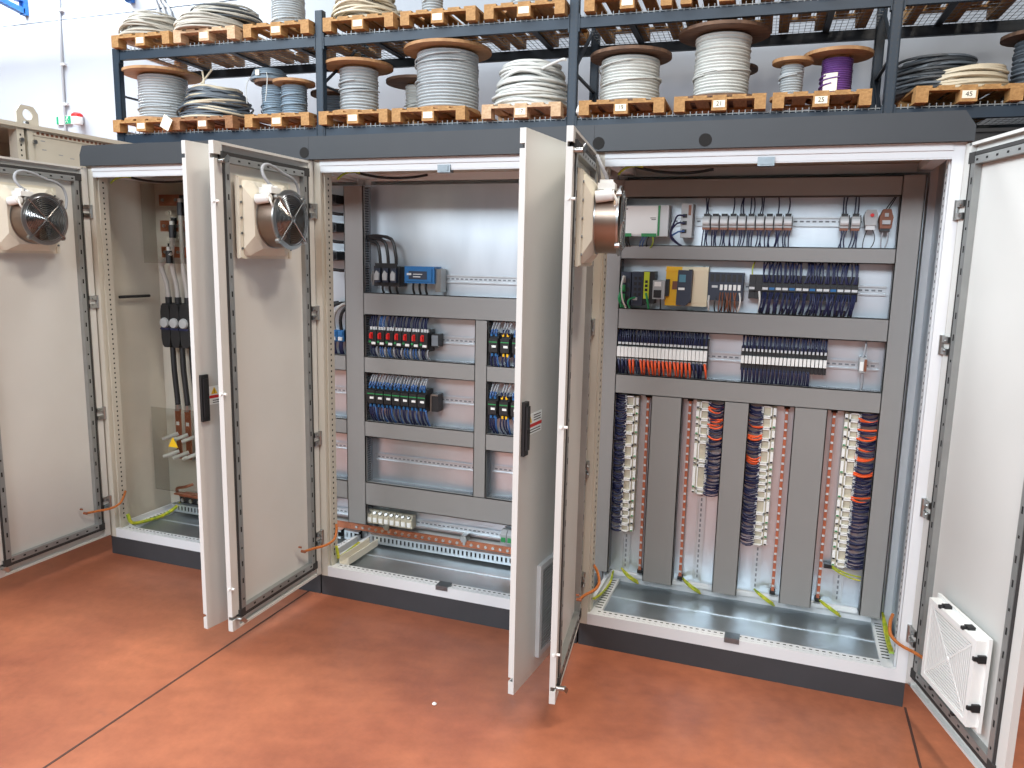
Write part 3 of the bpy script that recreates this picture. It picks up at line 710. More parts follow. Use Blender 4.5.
MB().box(-1.055, -.985, .385, YP-.001, 1.484, 1.656).box(-1.057, -.983, .380, .388, 1.503, 1.508).box(-1.057, -.983, .380, .388, 1.636, 1.640).build('yellow_plate', 'yellow_plastic', t)
MB().box(-.985, -.872, .385, YP-.001, 1.484, 1.656).box(-.940, -.872, .381, .386, 1.500, 1.506).box(-.940, -.872, .381, .386, 1.636, 1.642).build('cream_plate', 'cream_plate', t)
MB().prism([(-1.000, 1.490), (-.960, 1.486), (-.938, 1.510), (-.936, 1.640), (-.996, 1.642)], .338, .386).build('housing', 'navy_plastic', t)
MB().box(-.990, -.962, .335, .338, 1.590, 1.622).build('screen', 'teal_screen', t); MB().box(-.992, -.965, .335, .338, 1.556, 1.566).build('front_label', 'white_plastic', t)
MB().box(-.952, -.938, .35, .386, 1.50, 1.645).build('side_grip', 'black', t)
MB().box(-1.025, -1.000, .382, .386, 1.556, 1.592).build('plate_mark', 'wire_brown', t)
t = thing('io_station', 'navy input output station with five white tags and brown wires', 'controller', (-.80, YP, 1.5))
MB().box(-.868, -.722, .360, YP-.009, 1.515, 1.636).build('housing', 'navy_plastic', t)
for k in range(5): MB().box(-.818+k*.0185, -.806+k*.0185, .357, .360, 1.560, 1.584).build('channel_tag', 'white_plastic', t)
MB().box(-.852, -.828, .357, .360, 1.570, 1.580).build('front_label', 'pale_grey_plastic', t)
for k in range(6): MB().box(-.860+k*.023, -.844+k*.023, .3575, .360, 1.596, 1.628).build('channel_face', 'black_plastic', t)
wires(t, 'wire_brown', [arc((-.815+.011*k, .358, 1.55), (-.82+.013*k, .372, 1.468), (jit(.01), -.018, 0)) for k in range(7)])
wires(t, 'wire_white', [arc((-.735, .358, 1.55), (-.74, .372, 1.468), (.008, -.018, 0)), arc((-.862, .358, 1.535), (-.860, .372, 1.468), (0, -.018, 0))], .004)
wires(t, 'wire_black', [arc((-.83+.02*k, .358, 1.53), (-.835+.02*k, .372, 1.467), (jit(.01), -.014, 0)) for k in range(4)])
# relay sockets with looped navy wires
for k in range(16):
    x = -.686+k*.0268
    lab = ORD[k]+' black relay base from the left, blue-wired second row, right cabinet'
    t = thing('relay_base', lab, 'relay', (x, YP, 1.52), 0, 'black relay bases in the second row')
    MB().box(x-.0130, x+.0130, .372, YP-.009, 1.528, 1.630).box(x-.0130, x+.0130, .362, .372, 1.562, 1.590).build('body', 'black_plastic', t)
    if k not in (1,): MB().box(x-.011, x+.011, .3605, .362, 1.568, 1.578).build('marker', 'pale_grey_plastic' if k % 5 == 0 else 'blue_plastic' if k % 3 == 0 else 'pale_grey_plastic', t)
    if k >= 2:
        wires(t, 'wire_navy', [arc((x-.006+.006*i, .366, 1.600), (x-.004+.006*i+jit(.008), .392, 1.684), (jit(.012), -.012, 0), 5) for i in range(3)]
                 + [arc((x-.006+.006*i, .360, 1.556), (x-.016+.006*i+jit(.006), .372, 1.470), (jit(.010), -.022, 0), 5) for i in range(3)], .0034)
        wires(t, 'wire_black', [arc((x-.012, .366, 1.492), (x-.016, .372, 1.467), (0, -.004, 0), 2), arc((x-.004, .366, 1.492), (x-.006, .372, 1.467), (0, -.004, 0), 2)], .0045, name='wire_sleeves')
    elif k == 0: wires(t, 'wire_yellow_green', [arc((x, .38, 1.62), (x+.004, .39, 1.684), (-.006, 0, 0))], .003)
    else: wires(t, 'wire_white', [arc((x+.004, .366, 1.56), (x+.006, .375, 1.467), (.004, -.014, 0))], .005)
# third row: slim relays
for k in range(24):
    x = -1.247+k*.01675
    t = thing('slim_relay', ORD[k]+' slim white-fronted relay from the left, orange-wired third row', 'relay', (x, YP, 1.18), 0, 'slim relays with orange wires')
    MB().box(x-.0076, x+.0076, .372, YP-.009, 1.200, 1.338).build('body', 'black_plastic', t)
    MB().box(x-.0074, x+.0074, .352, .372, 1.246, 1.292).build('marker', 'white_plastic', t)
    MB().box(x-.006, x+.006, .362, .374, 1.302, 1.312).box(x-.006, x+.006, .362, .374, 1.226, 1.238).build('ferrule', 'pale_grey_plastic', t, kind='stuff')
    wires(t, 'wire_navy', [arc((x-.003, .368, 1.306), (x-.003+jit(.003), .385, 1.371), (jit(.004), -.012, 0), 4), arc((x+.003, .368, 1.306), (x+.004+jit(.003), .385, 1.371), (jit(.004), -.010, 0), 4)], .0030)
    cm_ = 'wire_orange' if (k > 2 and k not in (5, 20, 21, 22)) else 'wire_navy'
    MB().tube(arc((x-.001, .363, 1.232), (x+.003+jit(.005), .385, 1.164), (.004, -.022, 0), 5), .0058, 6, r1=.0035).build('wire', cm_, t, smooth=True)
    if k % 2: wires(t, 'wire_navy', [arc((x+.005, .370, 1.232), (x+.004+jit(.004), .390, 1.164), (.004, -.010, 0), 4)], .003)
for k in range(22):
    x = -.704+k*.0158
    t = thing('slim_relay', ORD[k]+' slim relay from the left, navy-wired right group of third row', 'relay', (x, YP, 1.2), 0, 'slim relays with navy wires')
    MB().box(x-.0072, x+.0072, .372, YP-.009, 1.218, 1.322).build('body', 'black_plastic', t)
    MB().box(x-.0062, x+.0062, .354, .372, 1.250, 1.282).build('marker', 'white_plastic', t)
    MB().box(x-.004, x+.004, .362, .374, 1.302, 1.314).build('ferrule', 'pale_grey_plastic', t, kind='stuff')
    ws = [arc((x-.002, .368, 1.308), (x-.003+jit(.003), .388, 1.371), (jit(.004), -.010, 0), 4), arc((x+.003, .368, 1.308), (x+.004+jit(.003), .392, 1.371), (jit(.004), -.010, 0), 4)]
    if k < 18: ws += [arc((x-.003, .368, 1.228), (x-.001+jit(.003), .385, 1.163), (.002, -.014, 0), 4), arc((x+.003, .368, 1.228), (x+.004+jit(.003), .388, 1.163), (.002, -.012, 0), 4)]
    wires(t, 'wire_navy', ws, .0030)
t = module('converter', 'lone small pale converter at the right end of the third row', 'converter', -.240, -.212, 1.240, 1.302, .365, 'grey_plastic')
MB().box(-.238, -.224, .362, .365, 1.248, 1.285).build('front_label', 'white_plastic', t); MB().box(-.222, -.212, .360, .365, 1.246, 1.296).build('terminal_row', 'wire_brown', t)
wires(t, 'wire_bluegrey' if False else 'wire_grey', [arc((-.228, .38, 1.30), (-.222, .39, 1.371), (.004, 0, 0), 3), arc((-.226, .38, 1.24), (-.224, .39, 1.163), (.004, 0, 0), 3)], .0045)

# vertical terminal strips
STR = [(-1.180, 'leftmost', -1, 1.062, .405, [.05, .036, .036, .05, .056, .056, .052, .052, .056, .05, .036, .036, .036, .036], -1.255, {}),
       (-.858, 'second', 1, 1.066, .632, [.040, .046, .030, .044, .030, .086, .022, .110, .026], -.768, {0, 1, 2, 3}),
       (-.578, 'third', -1, 1.066, .428, [.05, .05, .05, .046, .062, .03, .03, .03, .03, .042, .066, .046, .03, .036, .036], -.660, {1, 2, 4}),
       (-.244, 'rightmost', 1, 1.066, .380, [.036, .04, .04, .04, .056, .066, .056, .056, .05, .04, .036, .036, .036, .036, .056, .03], -.148, {0, 1, 2, 3, 4, 5, 7})]
for xc, nm, sd, zt, zb, hs, xd, orange in STR:
    sc_ = (zt-zb)/sum(hs); z = zt
    for k, h in enumerate(hs):
        h *= sc_; z0 = z-h+.002; z1 = z
        t = thing('terminal_block', ORD[k]+' terminal block from the top, '+nm+' vertical strip, right cabinet', 'terminal', (xc, YP, z0), 0, 'terminal blocks on vertical rails')
        MB().box(xc-.030, xc+.030, .392, YP-.009, z0, z1).build('body', 'beige_terminal', t)
        f = MB(); xo = xc+sd*.008
        f.box(xo-.020, xo+.020, .380, .393, z1-.006, z1); f.box(xo-.020, xo+.020, .380, .393, z0, z0+.005); f.box(xo-.020, xo-.015, .380, .393, z0, z1); f.box(xo+.015, xo+.020, .380, .393, z0, z1)
        xs = xc-sd*.024
        f.box(xs-.006, xs+.006, .384, .393, z0+.003, z1-.008)
        f.build('marker_frame', 'white_plastic', t)
        MB().box(xs-.005, xs+.005, .383, .3842, z0+.004, z0+.010).build('test_plug', 'green_plastic' if k % 2 else 'black', t)
        nw = max(3, int(h/.0075)); wl = []
        for i in range(nw):
            zz = z0+(i+.5)*h/nw
            wl.append(arc((xc+sd*.022, .385+jit(.006), zz), (xd+sd*.004, .395+jit(.012), zz+jit(.012)), (0, -.012+jit(.008), -.008+jit(.006)), 4))
        no = (nw//3 if k % 2 else nw//2) if k in orange else 0
        wires(t, 'wire_navy', wl[no:], .0034)
        if no: wires(t, 'wire_orange', wl[:no], .0042, name='field_wires')
        f2 = MB()
        for i in range(nw): f2.box(xc+sd*.0285-.004, xc+sd*.0285+.004, .380, .392, z0+(i+.5)*h/nw-.002, z0+(i+.5)*h/nw+.002)
        f2.build('ferrules', 'pale_grey_plastic', t, kind='stuff')
        z -= h
wt = thing('terminal_block', 'small black end terminal with yellow wires below the rightmost strip', 'terminal', (-.285, YP, .362))
MB().box(-.302, -.268, .40, YP-.009, .362, .380).box(-.300, -.270, .395, .40, .366, .370).build('body', 'black_plastic', wt)
wires(wt, 'wire_yellow_green', [arc((-.27, .40, .376), (-.152, .40, .345), (0, -.01, -.005)), arc((-.27, .40, .368), (-.152, .40, .328), (0, -.01, -.005))], .0035)

# ------------------------------------------------------------------ components, middle cabinet
t = thing('load_switch', 'black three-pole switch with thick black cables, middle cabinet top rail', 'switch', (-2.44, YP, 1.5))
MB().box(-2.515, -2.372, .352, YP-.009, 1.525, 1.625).box(-2.505, -2.382, .345, .352, 1.585, 1.640).build('housing', 'black_plastic', t)
for k in range(3):
    x = -2.482+k*.045
    MB().box(x-.016, x+.014, .330, .352, 1.545, 1.615).build('pole_cover', 'navy_plastic', t)
    MB().prism([(x-.014, 1.556), (x+.010, 1.556), (x+.012, 1.590), (x-.004, 1.604), (x-.015, 1.585)], .322, .330).build('clear_shield', 'grey_plastic', t)
wires(t, 'wire_black', [[(-2.482+k*.045, .36, 1.635), (-2.484+k*.045, .355, 1.690), (-2.50+k*.04, .36, 1.735+.012*k), (-2.55+k*.02, .375, 1.755+.010*k), (-2.575, .39, 1.760+.006*k)] for k in range(3)], .0085, 8)
MB().box(-2.53, -2.515, .36, .42, 1.53, 1.60).box(-2.535, -2.528, .355, .37, 1.55, 1.585).build('side_terminal', 'steel', t)
wires(t, 'wire_black', [arc((-2.47+k*.04, .36, 1.53), (-2.47+k*.04, .372, 1.492), (0, -.006, 0), 3) for k in range(3)], .006, name='lower_wires')
t = thing('phase_monitor', 'bright blue boxed monitor with clear lid beside the black switch', 'monitor', (-2.26, YP, 1.52))
MB().box(-2.342, -2.178, .352, YP-.009, 1.545, 1.628).box(-2.335, -2.190, .345, .352, 1.555, 1.615).build('housing', 'blue_plastic', t)
MB().box(-2.315, -2.215, .343, .345, 1.565, 1.605).build('window', 'navy_plastic', t)
MB().box(-2.325, -2.30, .3425, .345, 1.585, 1.595).box(-2.29, -2.25, .3422, .3432, 1.575, 1.580).box(-2.29, -2.24, .3422, .3432, 1.588, 1.592).build('printed_mark', 'pale_grey_plastic', t)
MB().box(-2.178, -2.150, .365, YP-.009, 1.505, 1.618).build('end_clamp', 'steel', t)
wires(t, 'wire_black', [arc((-2.30+k*.035, .37, 1.548), (-2.30+k*.035, .378, 1.492), (0, -.01, 0), 3) for k in range(3)], .006)
for k in range(7):
    x = -2.528+k*.0485
    t = thing('motor_switch', ORD[k]+' red-knobbed motor protection switch from the left, middle cabinet', 'switch', (x, YP, 1.2), 0, 'motor protection switches with red knobs')
    MB().box(x-.0235, x+.0235, .375, YP-.009, 1.205, 1.315).box(x-.022, x+.022, .352, .375, 1.222, 1.300).build('housing', 'black_plastic', t)
    MB().box(x-.009, x+.000, .336, .352, 1.260, 1.284).box(x-.011, x+.003, .349, .352, 1.256, 1.289).build('knob', 'red_plastic', t)
    MB().box(x-.004, x+.018, .3495, .352, 1.228, 1.240).build('label_tag', 'white_plastic', t)
    MB().box(x-.020, x-.008, .3495, .352, 1.236, 1.246).build('green_mark', 'green_plastic', t)
    MB().box(x-.018, x-.006, .362, .376, 1.302, 1.318).box(x-.002, x+.010, .362, .376, 1.302, 1.318).box(x+.013, x+.021, .362, .376, 1.302, 1.318).build('ferrule', 'pale_grey_plastic', t, kind='stuff')
    wires(t, 'wire_blue' if k == 1 else 'wire_navy', [arc((x-.013+.013*i, .368, 1.312), (x-.012+.013*i+jit(.004), .385, 1.377), (jit(.004), -.012, 0), 4) for i in range(3)], .0045)
    wires(t, 'wire_blue' if k % 3 else 'wire_navy', [arc((x-.014+.013*i, .372, 1.214), (x-.010+.013*i+jit(.006), .388, 1.158), (jit(.006), -.016, 0), 4) for i in range(2)], .0042, name='motor_wires')
    wires(t, 'wire_grey', [arc((x+.016, .372, 1.214), (x+.018+jit(.006), .388, 1.158), (jit(.006), -.016, 0), 4)], .0042, name='return_wire')
t = module('end_module', 'dark end module closing the red-knob switch row', 'end module', -2.205, -2.165, 1.23, 1.295, .378, 'black_plastic')
MB().box(-2.203, -2.168, .375, .378, 1.236, 1.289).build('front_plate', 'duct_fin', t)
def contactor(x, z, label, yel=False, grp='black contactors with a green stripe'):
    t = thing('contactor', label, 'contactor', (x, YP, z-.07), 0, grp)
    MB().box(x-.0235, x+.0235, .370, YP-.009, z-.060, z+.055).box(x-.022, x+.022, .350, .370, z-.035, z+.032).build('housing', 'black_plastic', t)
    MB().box(x-.021, x+.021, .3475, .350, z+.012, z+.017).build('green_stripe', 'green_plastic', t)
    MB().box(x-.006, x+.016, .3475, .350, z-.012, z-.001).build('label_tag', 'white_plastic', t)
    for xa, za in ((x-.018, z+.042), (x+.006, z+.042), (x-.014, z-.056), (x+.006, z-.056)): MB().box(xa, xa+.010, .36, .371, za, za+.014).build('terminal', 'blue_plastic' if not yel else 'yellow_plastic', t)
    wires(t, 'wire_blue' if not yel else 'wire_navy', [arc((x-.014+.014*i, .364, z+.050), (x-.012+.014*i+jit(.004), .372, z+.075), (0, -.008, 0), 3) for i in range(3)], .0045)
    wires(t, 'wire_grey', [arc((x-.014+.014*i, .370, z+.070), (x-.002+.014*i+jit(.004), .390, z+.121), (0, -.006, 0), 3) for i in range(3)], .004, name='supply_wires')
    wires(t, 'wire_navy', [arc((x-.014+.013*i, .366, z-.050), (x-.004+.014*i+jit(.006), .386, z-.134), (jit(.006), -.016, 0), 4) for i in range(3)], .0042, name='motor_wires')
    wires(t, 'wire_blue', [arc((x+.018, .366, z-.050), (x+.026+jit(.006), .386, z-.134), (jit(.006), -.016, 0), 4)], .0042, name='return_wire')
for k in range(7): contactor(-2.538+k*.0485, .955, ORD[k]+' green-striped contactor from the left, below the red-knob switches')
t = module('end_module', 'dark end module with steel frame closing the contactor row', 'end module', -2.205, -2.165, .90, .99, .372, 'black_plastic')
MB().box(-2.205, -2.165, .368, .372, .982, .99).box(-2.205, -2.200, .368, .372, .90, .99).build('frame', 'steel', t)
for k in range(5):
    contactor(-1.862+k*.060, 1.262, ORD[k]+' contactor from the left, upper right compartment, middle cabinet', k == 1, 'contactors in the right compartments')
    contactor(-1.862+k*.060, .955, ORD[k]+' contactor from the left, lower right compartment, middle cabinet', k == 1, 'contactors in the right compartments')
# left column
for k in range(3):
    z = [1.955, 1.815, 1.672][k]; nm = ['top', 'middle', 'bottom'][k]
    t = thing('busbar', nm+' copper busbar running behind the left door into middle cabinet', 'busbar', (-3.3, .36, z-.03), 0, 'horizontal main busbars')
    MB().box(-3.86, -2.785, .335, .345, z-.030, z+.030).build('bar', 'copper', t)
    for xx in (-3.835, -2.80): MB().box(xx-.03, xx+.03, .345, YP-.001, z-.018, z+.018).build('support', 'black', t)
    for xx in (-3.83, -3.74, -2.81): MB().cyl((xx, .335, z), (xx, .325, z), .009, 6).build('bolt', 'steel', t)
    t2 = thing('busbar_clamp', nm+' black clamp at the end of the copper busbars, middle cabinet', 'clamp', (-2.75, .36, z-.03), 0, 'busbar end clamps')
    MB().prism([(-2.783, z-.028), (-2.722, z-.022), (-2.722, z+.020), (-2.775, z+.028)], .335, YP-.001).box(-2.77, -2.73, .325, .336, z-.012, z+.012).build('body', 'black_plastic', t2)
    wires(t2, 'wire_black', [arc((-2.80, .34, z-.055), (-2.70, .37, z-.075), (0, -.01, -.005))], .008, 8)
for k in range(4):
    x = -2.855+k*.042
    t = thing('supply_terminal', ORD[k]+' blue supply terminal from the left, left edge of middle cabinet', 'terminal', (x, YP, 1.23), 0, 'blue supply terminals')
    MB().box(x-.019, x+.019, .372, YP-.009, 1.228, 1.288).box(x-.014, x+.014, .366, .372, 1.262, 1.280).build('body', 'blue_plastic', t)
    MB().box(x-.012, x+.012, .364, .372, 1.234, 1.252).build('marker', 'pale_grey_plastic', t)
    wires(t, 'cable_pale' if k == 2 else 'wire_black', [[(x, .38, 1.288), (x, .372, 1.34), (x+.015, .37, 1.385), (x+.05, .38, 1.42), (x+.10, .40, 1.43)]], .009, 8)
    wires(t, 'wire_navy', [arc((x-.008+.008*i, .38, 1.23), (x-.008+.008*i, .39, 1.158), (0, -.01, 0), 3) for i in range(3)], .005, name='outgoing_wires')
for k in range(8):
    x = -2.572+k*.034
    t = thing('feed_terminal', ORD[k]+' cream feed terminal from the left, bottom rail of middle cabinet', 'terminal', (x, YP, .25), 0, 'cream feed terminals')
    MB().prism([(.385, .252), (YP-.009, .25), (YP-.009, .318), (.40, .322), (.378, .300)], x-.0155, x+.0155, 'x').build('body', 'beige_terminal', t)
    MB().cyl((x, .386, .308), (x, .376, .318), .009, 10).build('screw', 'steel', t)
    MB().box(x-.011, x+.011, .376, .384, .262, .286).build('marker', 'white_plastic', t)
for k in range(4):
    x = -1.80+k*.034
    t = thing('feed_terminal', ORD[k]+' grey feed terminal from the left, right end of bottom rail', 'terminal', (x, YP, .25), 0, 'grey feed terminals at the rail end')
    MB().prism([(.385, .252), (YP-.009, .25), (YP-.009, .318), (.40, .322), (.378, .300)], x-.0155, x+.0155, 'x').build('body', 'grey_plastic', t)
    MB().box(x-.011, x+.011, .376, .384, .262, .286).build('marker', 'green_plastic', t)

# ------------------------------------------------------------------ components, left cabinet
MB().box(-3.955, -3.20, .300, .305, 1.61, 2.04).build('clear_cover', 'plexi', cabA)
MB().box(-3.95, -3.20, .285, .290, .30, .79).build('clear_cover', 'plexi', cabA)
ins = MB().cyl((-3.97, .13, 1.424), (-3.97, .34, 1.424), .008, 8); ins.build('cover_spacer', 'black', cabA, smooth=True)
t = None
for k in range(2):
    z = [1.885, 1.745][k]
    s_ = thing('busbar_insulator', ['upper', 'lower'][k]+' white insulator post between the copper busbars, left cabinet', 'insulator', (-3.80, YP, z-.02))
    MB().cyl((-3.80, .34, z), (-3.80, YP, z), .018, 12).cyl((-3.80, .325, z), (-3.80, .34, z), .012, 12).box(-3.82, -3.78, .40, YP, z-.045, z+.045).build('body', 'off_white', s_, smooth=True)
for k in range(3):
    x = -3.862+k*.068; xl = -3.822+k*.070
    nm = ['left', 'middle', 'right'][k]
    t = thing('current_transformer', nm+' black current transformer hanging in the left cabinet', 'transformer', (x, YP, 1.13), 0, 'black current transformers')
    q = MB().lathe([(.022, -.024), (.034, -.024), (.036, 0), (.034, .024), (.022, .024)], 20, (0, 0, 0), 'y', closed=True)
    MB().prism([(x-.032, 1.185), (x-.026, 1.150), (x-.014, 1.135), (x+.014, 1.135), (x+.026, 1.150), (x+.032, 1.185), (x+.032, 1.335), (x+.026, 1.370), (x+.014, 1.385), (x-.014, 1.385), (x-.026, 1.370), (x-.032, 1.335)], .335, YP-.001).build('housing', 'black_plastic', t)
    MB().lathe([(.010, -.010), (.026, -.006), (.030, .006), (.022, .012)], 16, (x-.002, .328, 1.275), 'y').build('terminal_cover', 'grey_plastic', t, smooth=True)
    MB().box(x-.03, x+.03, .326, .335, 1.236, 1.246).build('marker', 'wire_navy', t)
    MB().cyl((x, .37, 1.385), (x, .37, 1.42), .018, 10).build('gland', 'black', t, smooth=True)
    c_ = thing('power_cable', nm+' grey power cable hanging from the copper busbars', 'cable', (x, .37, 1.42), 0, 'grey power cables from the busbars')
    ztop = [1.70, 1.84, 1.96][k]; bx = [-3.785, -3.755, -3.69][k]
    MB().tube([(x, .37, 1.42), (x-.004, .365, 1.50), (x-.012+.01*k, .34, 1.60), (bx, .312, ztop-.06), (bx, .312, ztop)], .014, 10).build('sheath', 'cable_pale', c_, smooth=True)
    MB().cyl((bx, .312, ztop-.09), (bx, .312, ztop-.02), .019, 10).box(bx-.014, bx+.014, .318, .3345, ztop-.03, ztop+.02).build('lug', 'black', c_, smooth=True)
    d_ = thing('power_cable', nm+' black power cable running down to the copper links', 'cable', (xl, .37, .78), 0, 'black power cables to the links')
    MB().tube([(x+.012, .37, 1.135), (x+.02, .365, 1.0), (xl, .36, .80)], .0155, 10).build('sheath', 'wire_black', d_, smooth=True)
    MB().cyl((xl, .36, .80), (xl, .36, .765), .018, 10).build('lug', 'steel', d_, smooth=True)
    l_ = thing('copper_link', nm+' vertical copper link with two white insulators, left cabinet', 'busbar', (xl, .38, .48), 0, 'vertical copper links')
    MB().box(xl-.018, xl+.018, .352, .362, .48, .775).build('bar', 'copper', l_)
    MB().box(xl-.010, xl+.010, .350, .352, .68, .70).build('printed_mark', 'white_plastic', l_)
    for z_ in (.63, .525):
        MB().cyl((xl-.065, .296, z_-.03), (xl, .352, z_), .011, 10).build('insulator_rod', 'wire_white', l_, smooth=True)
    MB().cyl((xl-.02, .33, .49), (xl-.02, .352, .49), .011, 8).build('bolt', 'steel', l_)
tri = MB().prism([(-3.835, .565), (-3.765, .565), (-3.80, .625)], .2835, .2848)
tri.box(-3.804, -3.796, .283, .2836, .585, .608).box(-3.804, -3.796, .283, .2836, .574, .580)
tag(tri.build('warning_triangle', 'warn_yellow'), 'yellow warning triangle stuck on the clear cover, left cabinet', 'sign')
t = thing('earth_terminal_bar', 'copper bar with steel bolts above the slotted rail, left cabinet', 'busbar', (-3.7, .40, .2))
MB().box(-3.86, -3.0, .370, .430, .240, .252).box(-3.86, -3.60, .33, .37, .262, .270).build('bar', 'copper', t)
for k in range(12): MB().cyl((-3.82+.06*k, .372, .225), (-3.82+.06*k, .352, .225), .013, 6).build('bolt', 'steel', t)
MB().box(-3.86, -3.0, .375, .43, .198, .240).build('bar_base', 'black', t)
MB().tube([(-3.86, .36, .27), (-3.84, .34, .30), (-3.78, .34, .315), (-3.74, .36, .33)], .009, 8).build('strap', 'copper', t, smooth=True)

# ------------------------------------------------------------------ unfinished beige cabinet standing at right angles on the far left
t = thing('bare_cabinet', 'bare beige cabinet frame with a lifting eye behind the left door', 'cabinet', (-4.65, .6, 0))
X0 = -4.355; TOP = 2.318
def bx(n_, m_, *a): return MB().box(*a).build(n_, m_, t)
bx('plinth', 'plinth_grey', -5.05, X0-.01, -1.25, 2.0, 0, .1)
o = MB().box(X0-.06, X0, -.095, -.055, .1, TOP).box(X0-.06, X0, -.035, -.005, .1, TOP).box(X0-.06, X0-.03, -.055, -.035, .1, TOP).build('post', 'dirty_beige', t)
hm = MB()
for k in range(80): hm.box(X0-.0005, X0+.0006, -.080, -.072, .2+k*.026, .21+k*.026)
hm.build('post_hole', 'hole', o, kind='stuff')
MB().box(X0-.07, X0+.012, -1.25, 2.0, TOP-.022, TOP).box(X0-.06, X0-.004, -.005, 2.0, TOP-.05, TOP-.022).box(X0-.06, X0-.004, -1.25, -.095, TOP-.035, TOP-.022).build('top_rail', 'dirty_beige', t)
hm = MB()
for k in range(70): hm.box(X0-.0042, X0-.0034, .02+k*.028, .036+k*.028, TOP-.043, TOP-.030)
hm.build('rail_slot', 'wire_brown', t, kind='stuff')
MB().box(X0-.02, X0-.008, -.005, 2.0, .1, TOP-.05).build('side_panel', 'dirty_beige', t)
hm = MB()
for y_, z_ in ((.045, TOP-.075), (.05, TOP-.12), (.15, TOP-.135), (.28, TOP-.12), (.29, TOP-.09), (.22, TOP-.145)): hm.box(X0-.0082, X0-.0074, y_, y_+.025, z_, z_+.005)
hm.build('panel_scuff', 'wire_grey', t)
bx('back_panel', 'dirty_beige', -5.05, -5.04, -1.25, 2.0, .1, TOP); bx('end_panel', 'dirty_beige', -5.05, X0-.06, 1.99, 2.0, .1, TOP); bx('end_panel', 'dirty_beige', -5.05, X0-.06, -1.25, -1.24, .1, TOP)
bx('roof_sheet', 'dirty_beige', -5.05, X0-.06, -1.25, 2.0, TOP-.02, TOP-.012)
for y_ in (-.075, .0): MB().cyl((X0, y_+.0, TOP-.085), (X0+.012, y_, TOP-.085), .012, 8).build('bolt', 'steel', t)
# lifting eye
q = MB(); ey = -.012; ez = TOP+.045; n = 20
outer = [(-.062, TOP), (.062, TOP), (.062, TOP+.062), (.036, TOP+.098), (-.036, TOP+.098), (-.062, TOP+.062)]
def hit(a):
    dx, dz = math.cos(a), math.sin(a); best = 9
    for i in range(6):
        (x1, z1), (x2, z2) = outer[i], outer[(i+1) % 6]
        z1 -= ez; z2 -= ez; ex_, ez_ = x2-x1, z2-z1; den = dx*ez_-dz*ex_
        if abs(den) < 1e-9: continue
        s_ = (x1*ez_-z1*ex_)/den; u_ = (x1*dz-z1*dx)/den
        if s_ > 0 and -1e-6 <= u_ <= 1+1e-6: best = min(best, s_)
    return dx*best, dz*best
vo = []; fs = []
ang = [2*PI*k/48 for k in range(48)]
for a in ang:
    o_ = hit(a); i_ = (.028*math.cos(a), .028*math.sin(a)+.008)
    for xx in (X0-.030, X0-.018):
        vo += [(xx, ey+o_[0], ez+o_[1]), (xx, ey+i_[0], ez+i_[1])]
for k in range(48):
    a, b_ = k*4, ((k+1) % 48)*4
    fs += [(a, b_, b_+1, a+1), (a+2, a+3, b_+3, b_+2), (a, a+2, b_+2, b_), (a+1, b_+1, b_+3, a+3)]
q.add(vo, fs); q.build('lifting_eye', 'dirty_beige', t)
MB().cyl((X0-.012, -.03, TOP-.03), (X0-.012, -.03, TOP+.015), .014, 8).build('eye_bolt', 'steel', t)

# ------------------------------------------------------------------ pallet racking behind
TH = .045
RK = Matrix.Translation((0, 4.6, 0)) @ Matrix.Rotation(TH, 4, 'Z')
rack = thing('pallet_rack', 'dark blue steel pallet racking along the back wall', 'rack', (0, 4.6, 0), TH)
US = [-8.23, -5.50, -2.70, .145, 2.95]; ZL, ZU = 3.0, 3.945; RD = 1.08
for s_ in US:
    top = 4.02 if s_ < -8 else 4.25 if s_ < -5.4 else 6.2
    for d_ in (0.0, RD-.07):
        m = MB(); m.box(s_-.045, s_+.045, d_, d_+.012, 0, top); m.box(s_-.045, s_-.034, d_, d_+.07, 0, top); m.box(s_+.034, s_+.045, d_, d_+.07, 0, top)
        o = m.build('upright', 'rack_blue', rack, local=True)
        h = MB()
        for k in range(int((top-2.6)/.05)):
            for xx in (s_-.022, s_+.022): h.box(xx-.006, xx+.006, d_-.0008, d_+.001, 2.6+k*.05, 2.622+k*.05)
        h.build('upright_slot', 'rack_dark', o, local=True, kind='stuff')
    for z0, z1 in ((1.9, 2.7), (2.7, 3.5), (3.5, 4.2)):
        if z1 < top+.1:
            MB().bar((s_, .05, z0), (s_, RD-.05, z1), .03, .02).build('brace', 'rack_dark', rack, local=True)
    MB().bar((s_, .05, 3.5), (s_, RD-.05, 3.5), .03, .02).build('brace', 'rack_dark', rack, local=True)
for i in range(4):
    a, b_ = US[i]+.046, US[i+1]-.046
    for z in (ZL, ZU):
        for d_ in (.005, RD-.055):
            MB().prism([(d_, z-.055), (d_+.05, z-.055), (d_+.05, z+.05), (d_+.028, z+.05), (d_+.02, z+.035), (d_, z+.035)], a, b_, 'x').build('beam', 'rack_blue' if d_ < .5 else 'rack_dark', rack, local=True)
        for e_ in (a, b_-.012): MB().box(e_, e_+.012, -.004, .06, z-.09, z+.07).build('beam_bracket', 'rack_blue', rack, local=True)
        m = MB(); n = int((b_-a)/.055)
        for k in range(n+1):
            x = a+k*(b_-a)/n; m.box(x-.002, x+.002, .03, RD-.02, z+.050, z+.054)
            m.box(x-.004, x+.004, .018, .024, z+.036, z+.080)
        for k in range(11): m.box(a, b_, .03+k*.1, .034+k*.1, z+.054, z+.058)
        m.box(a, b_, .019, .025, z+.048, z+.052)
        m.build('wire_deck', 'mesh_wire', rack, local=True)
        for k in range(3):
            xx = a+(k+.5)*(b_-a)/3; MB().box(xx-.03, xx+.03, .05, RD-.05, z+.030, z+.048).build('deck_support', 'rack_dark', rack, local=True)
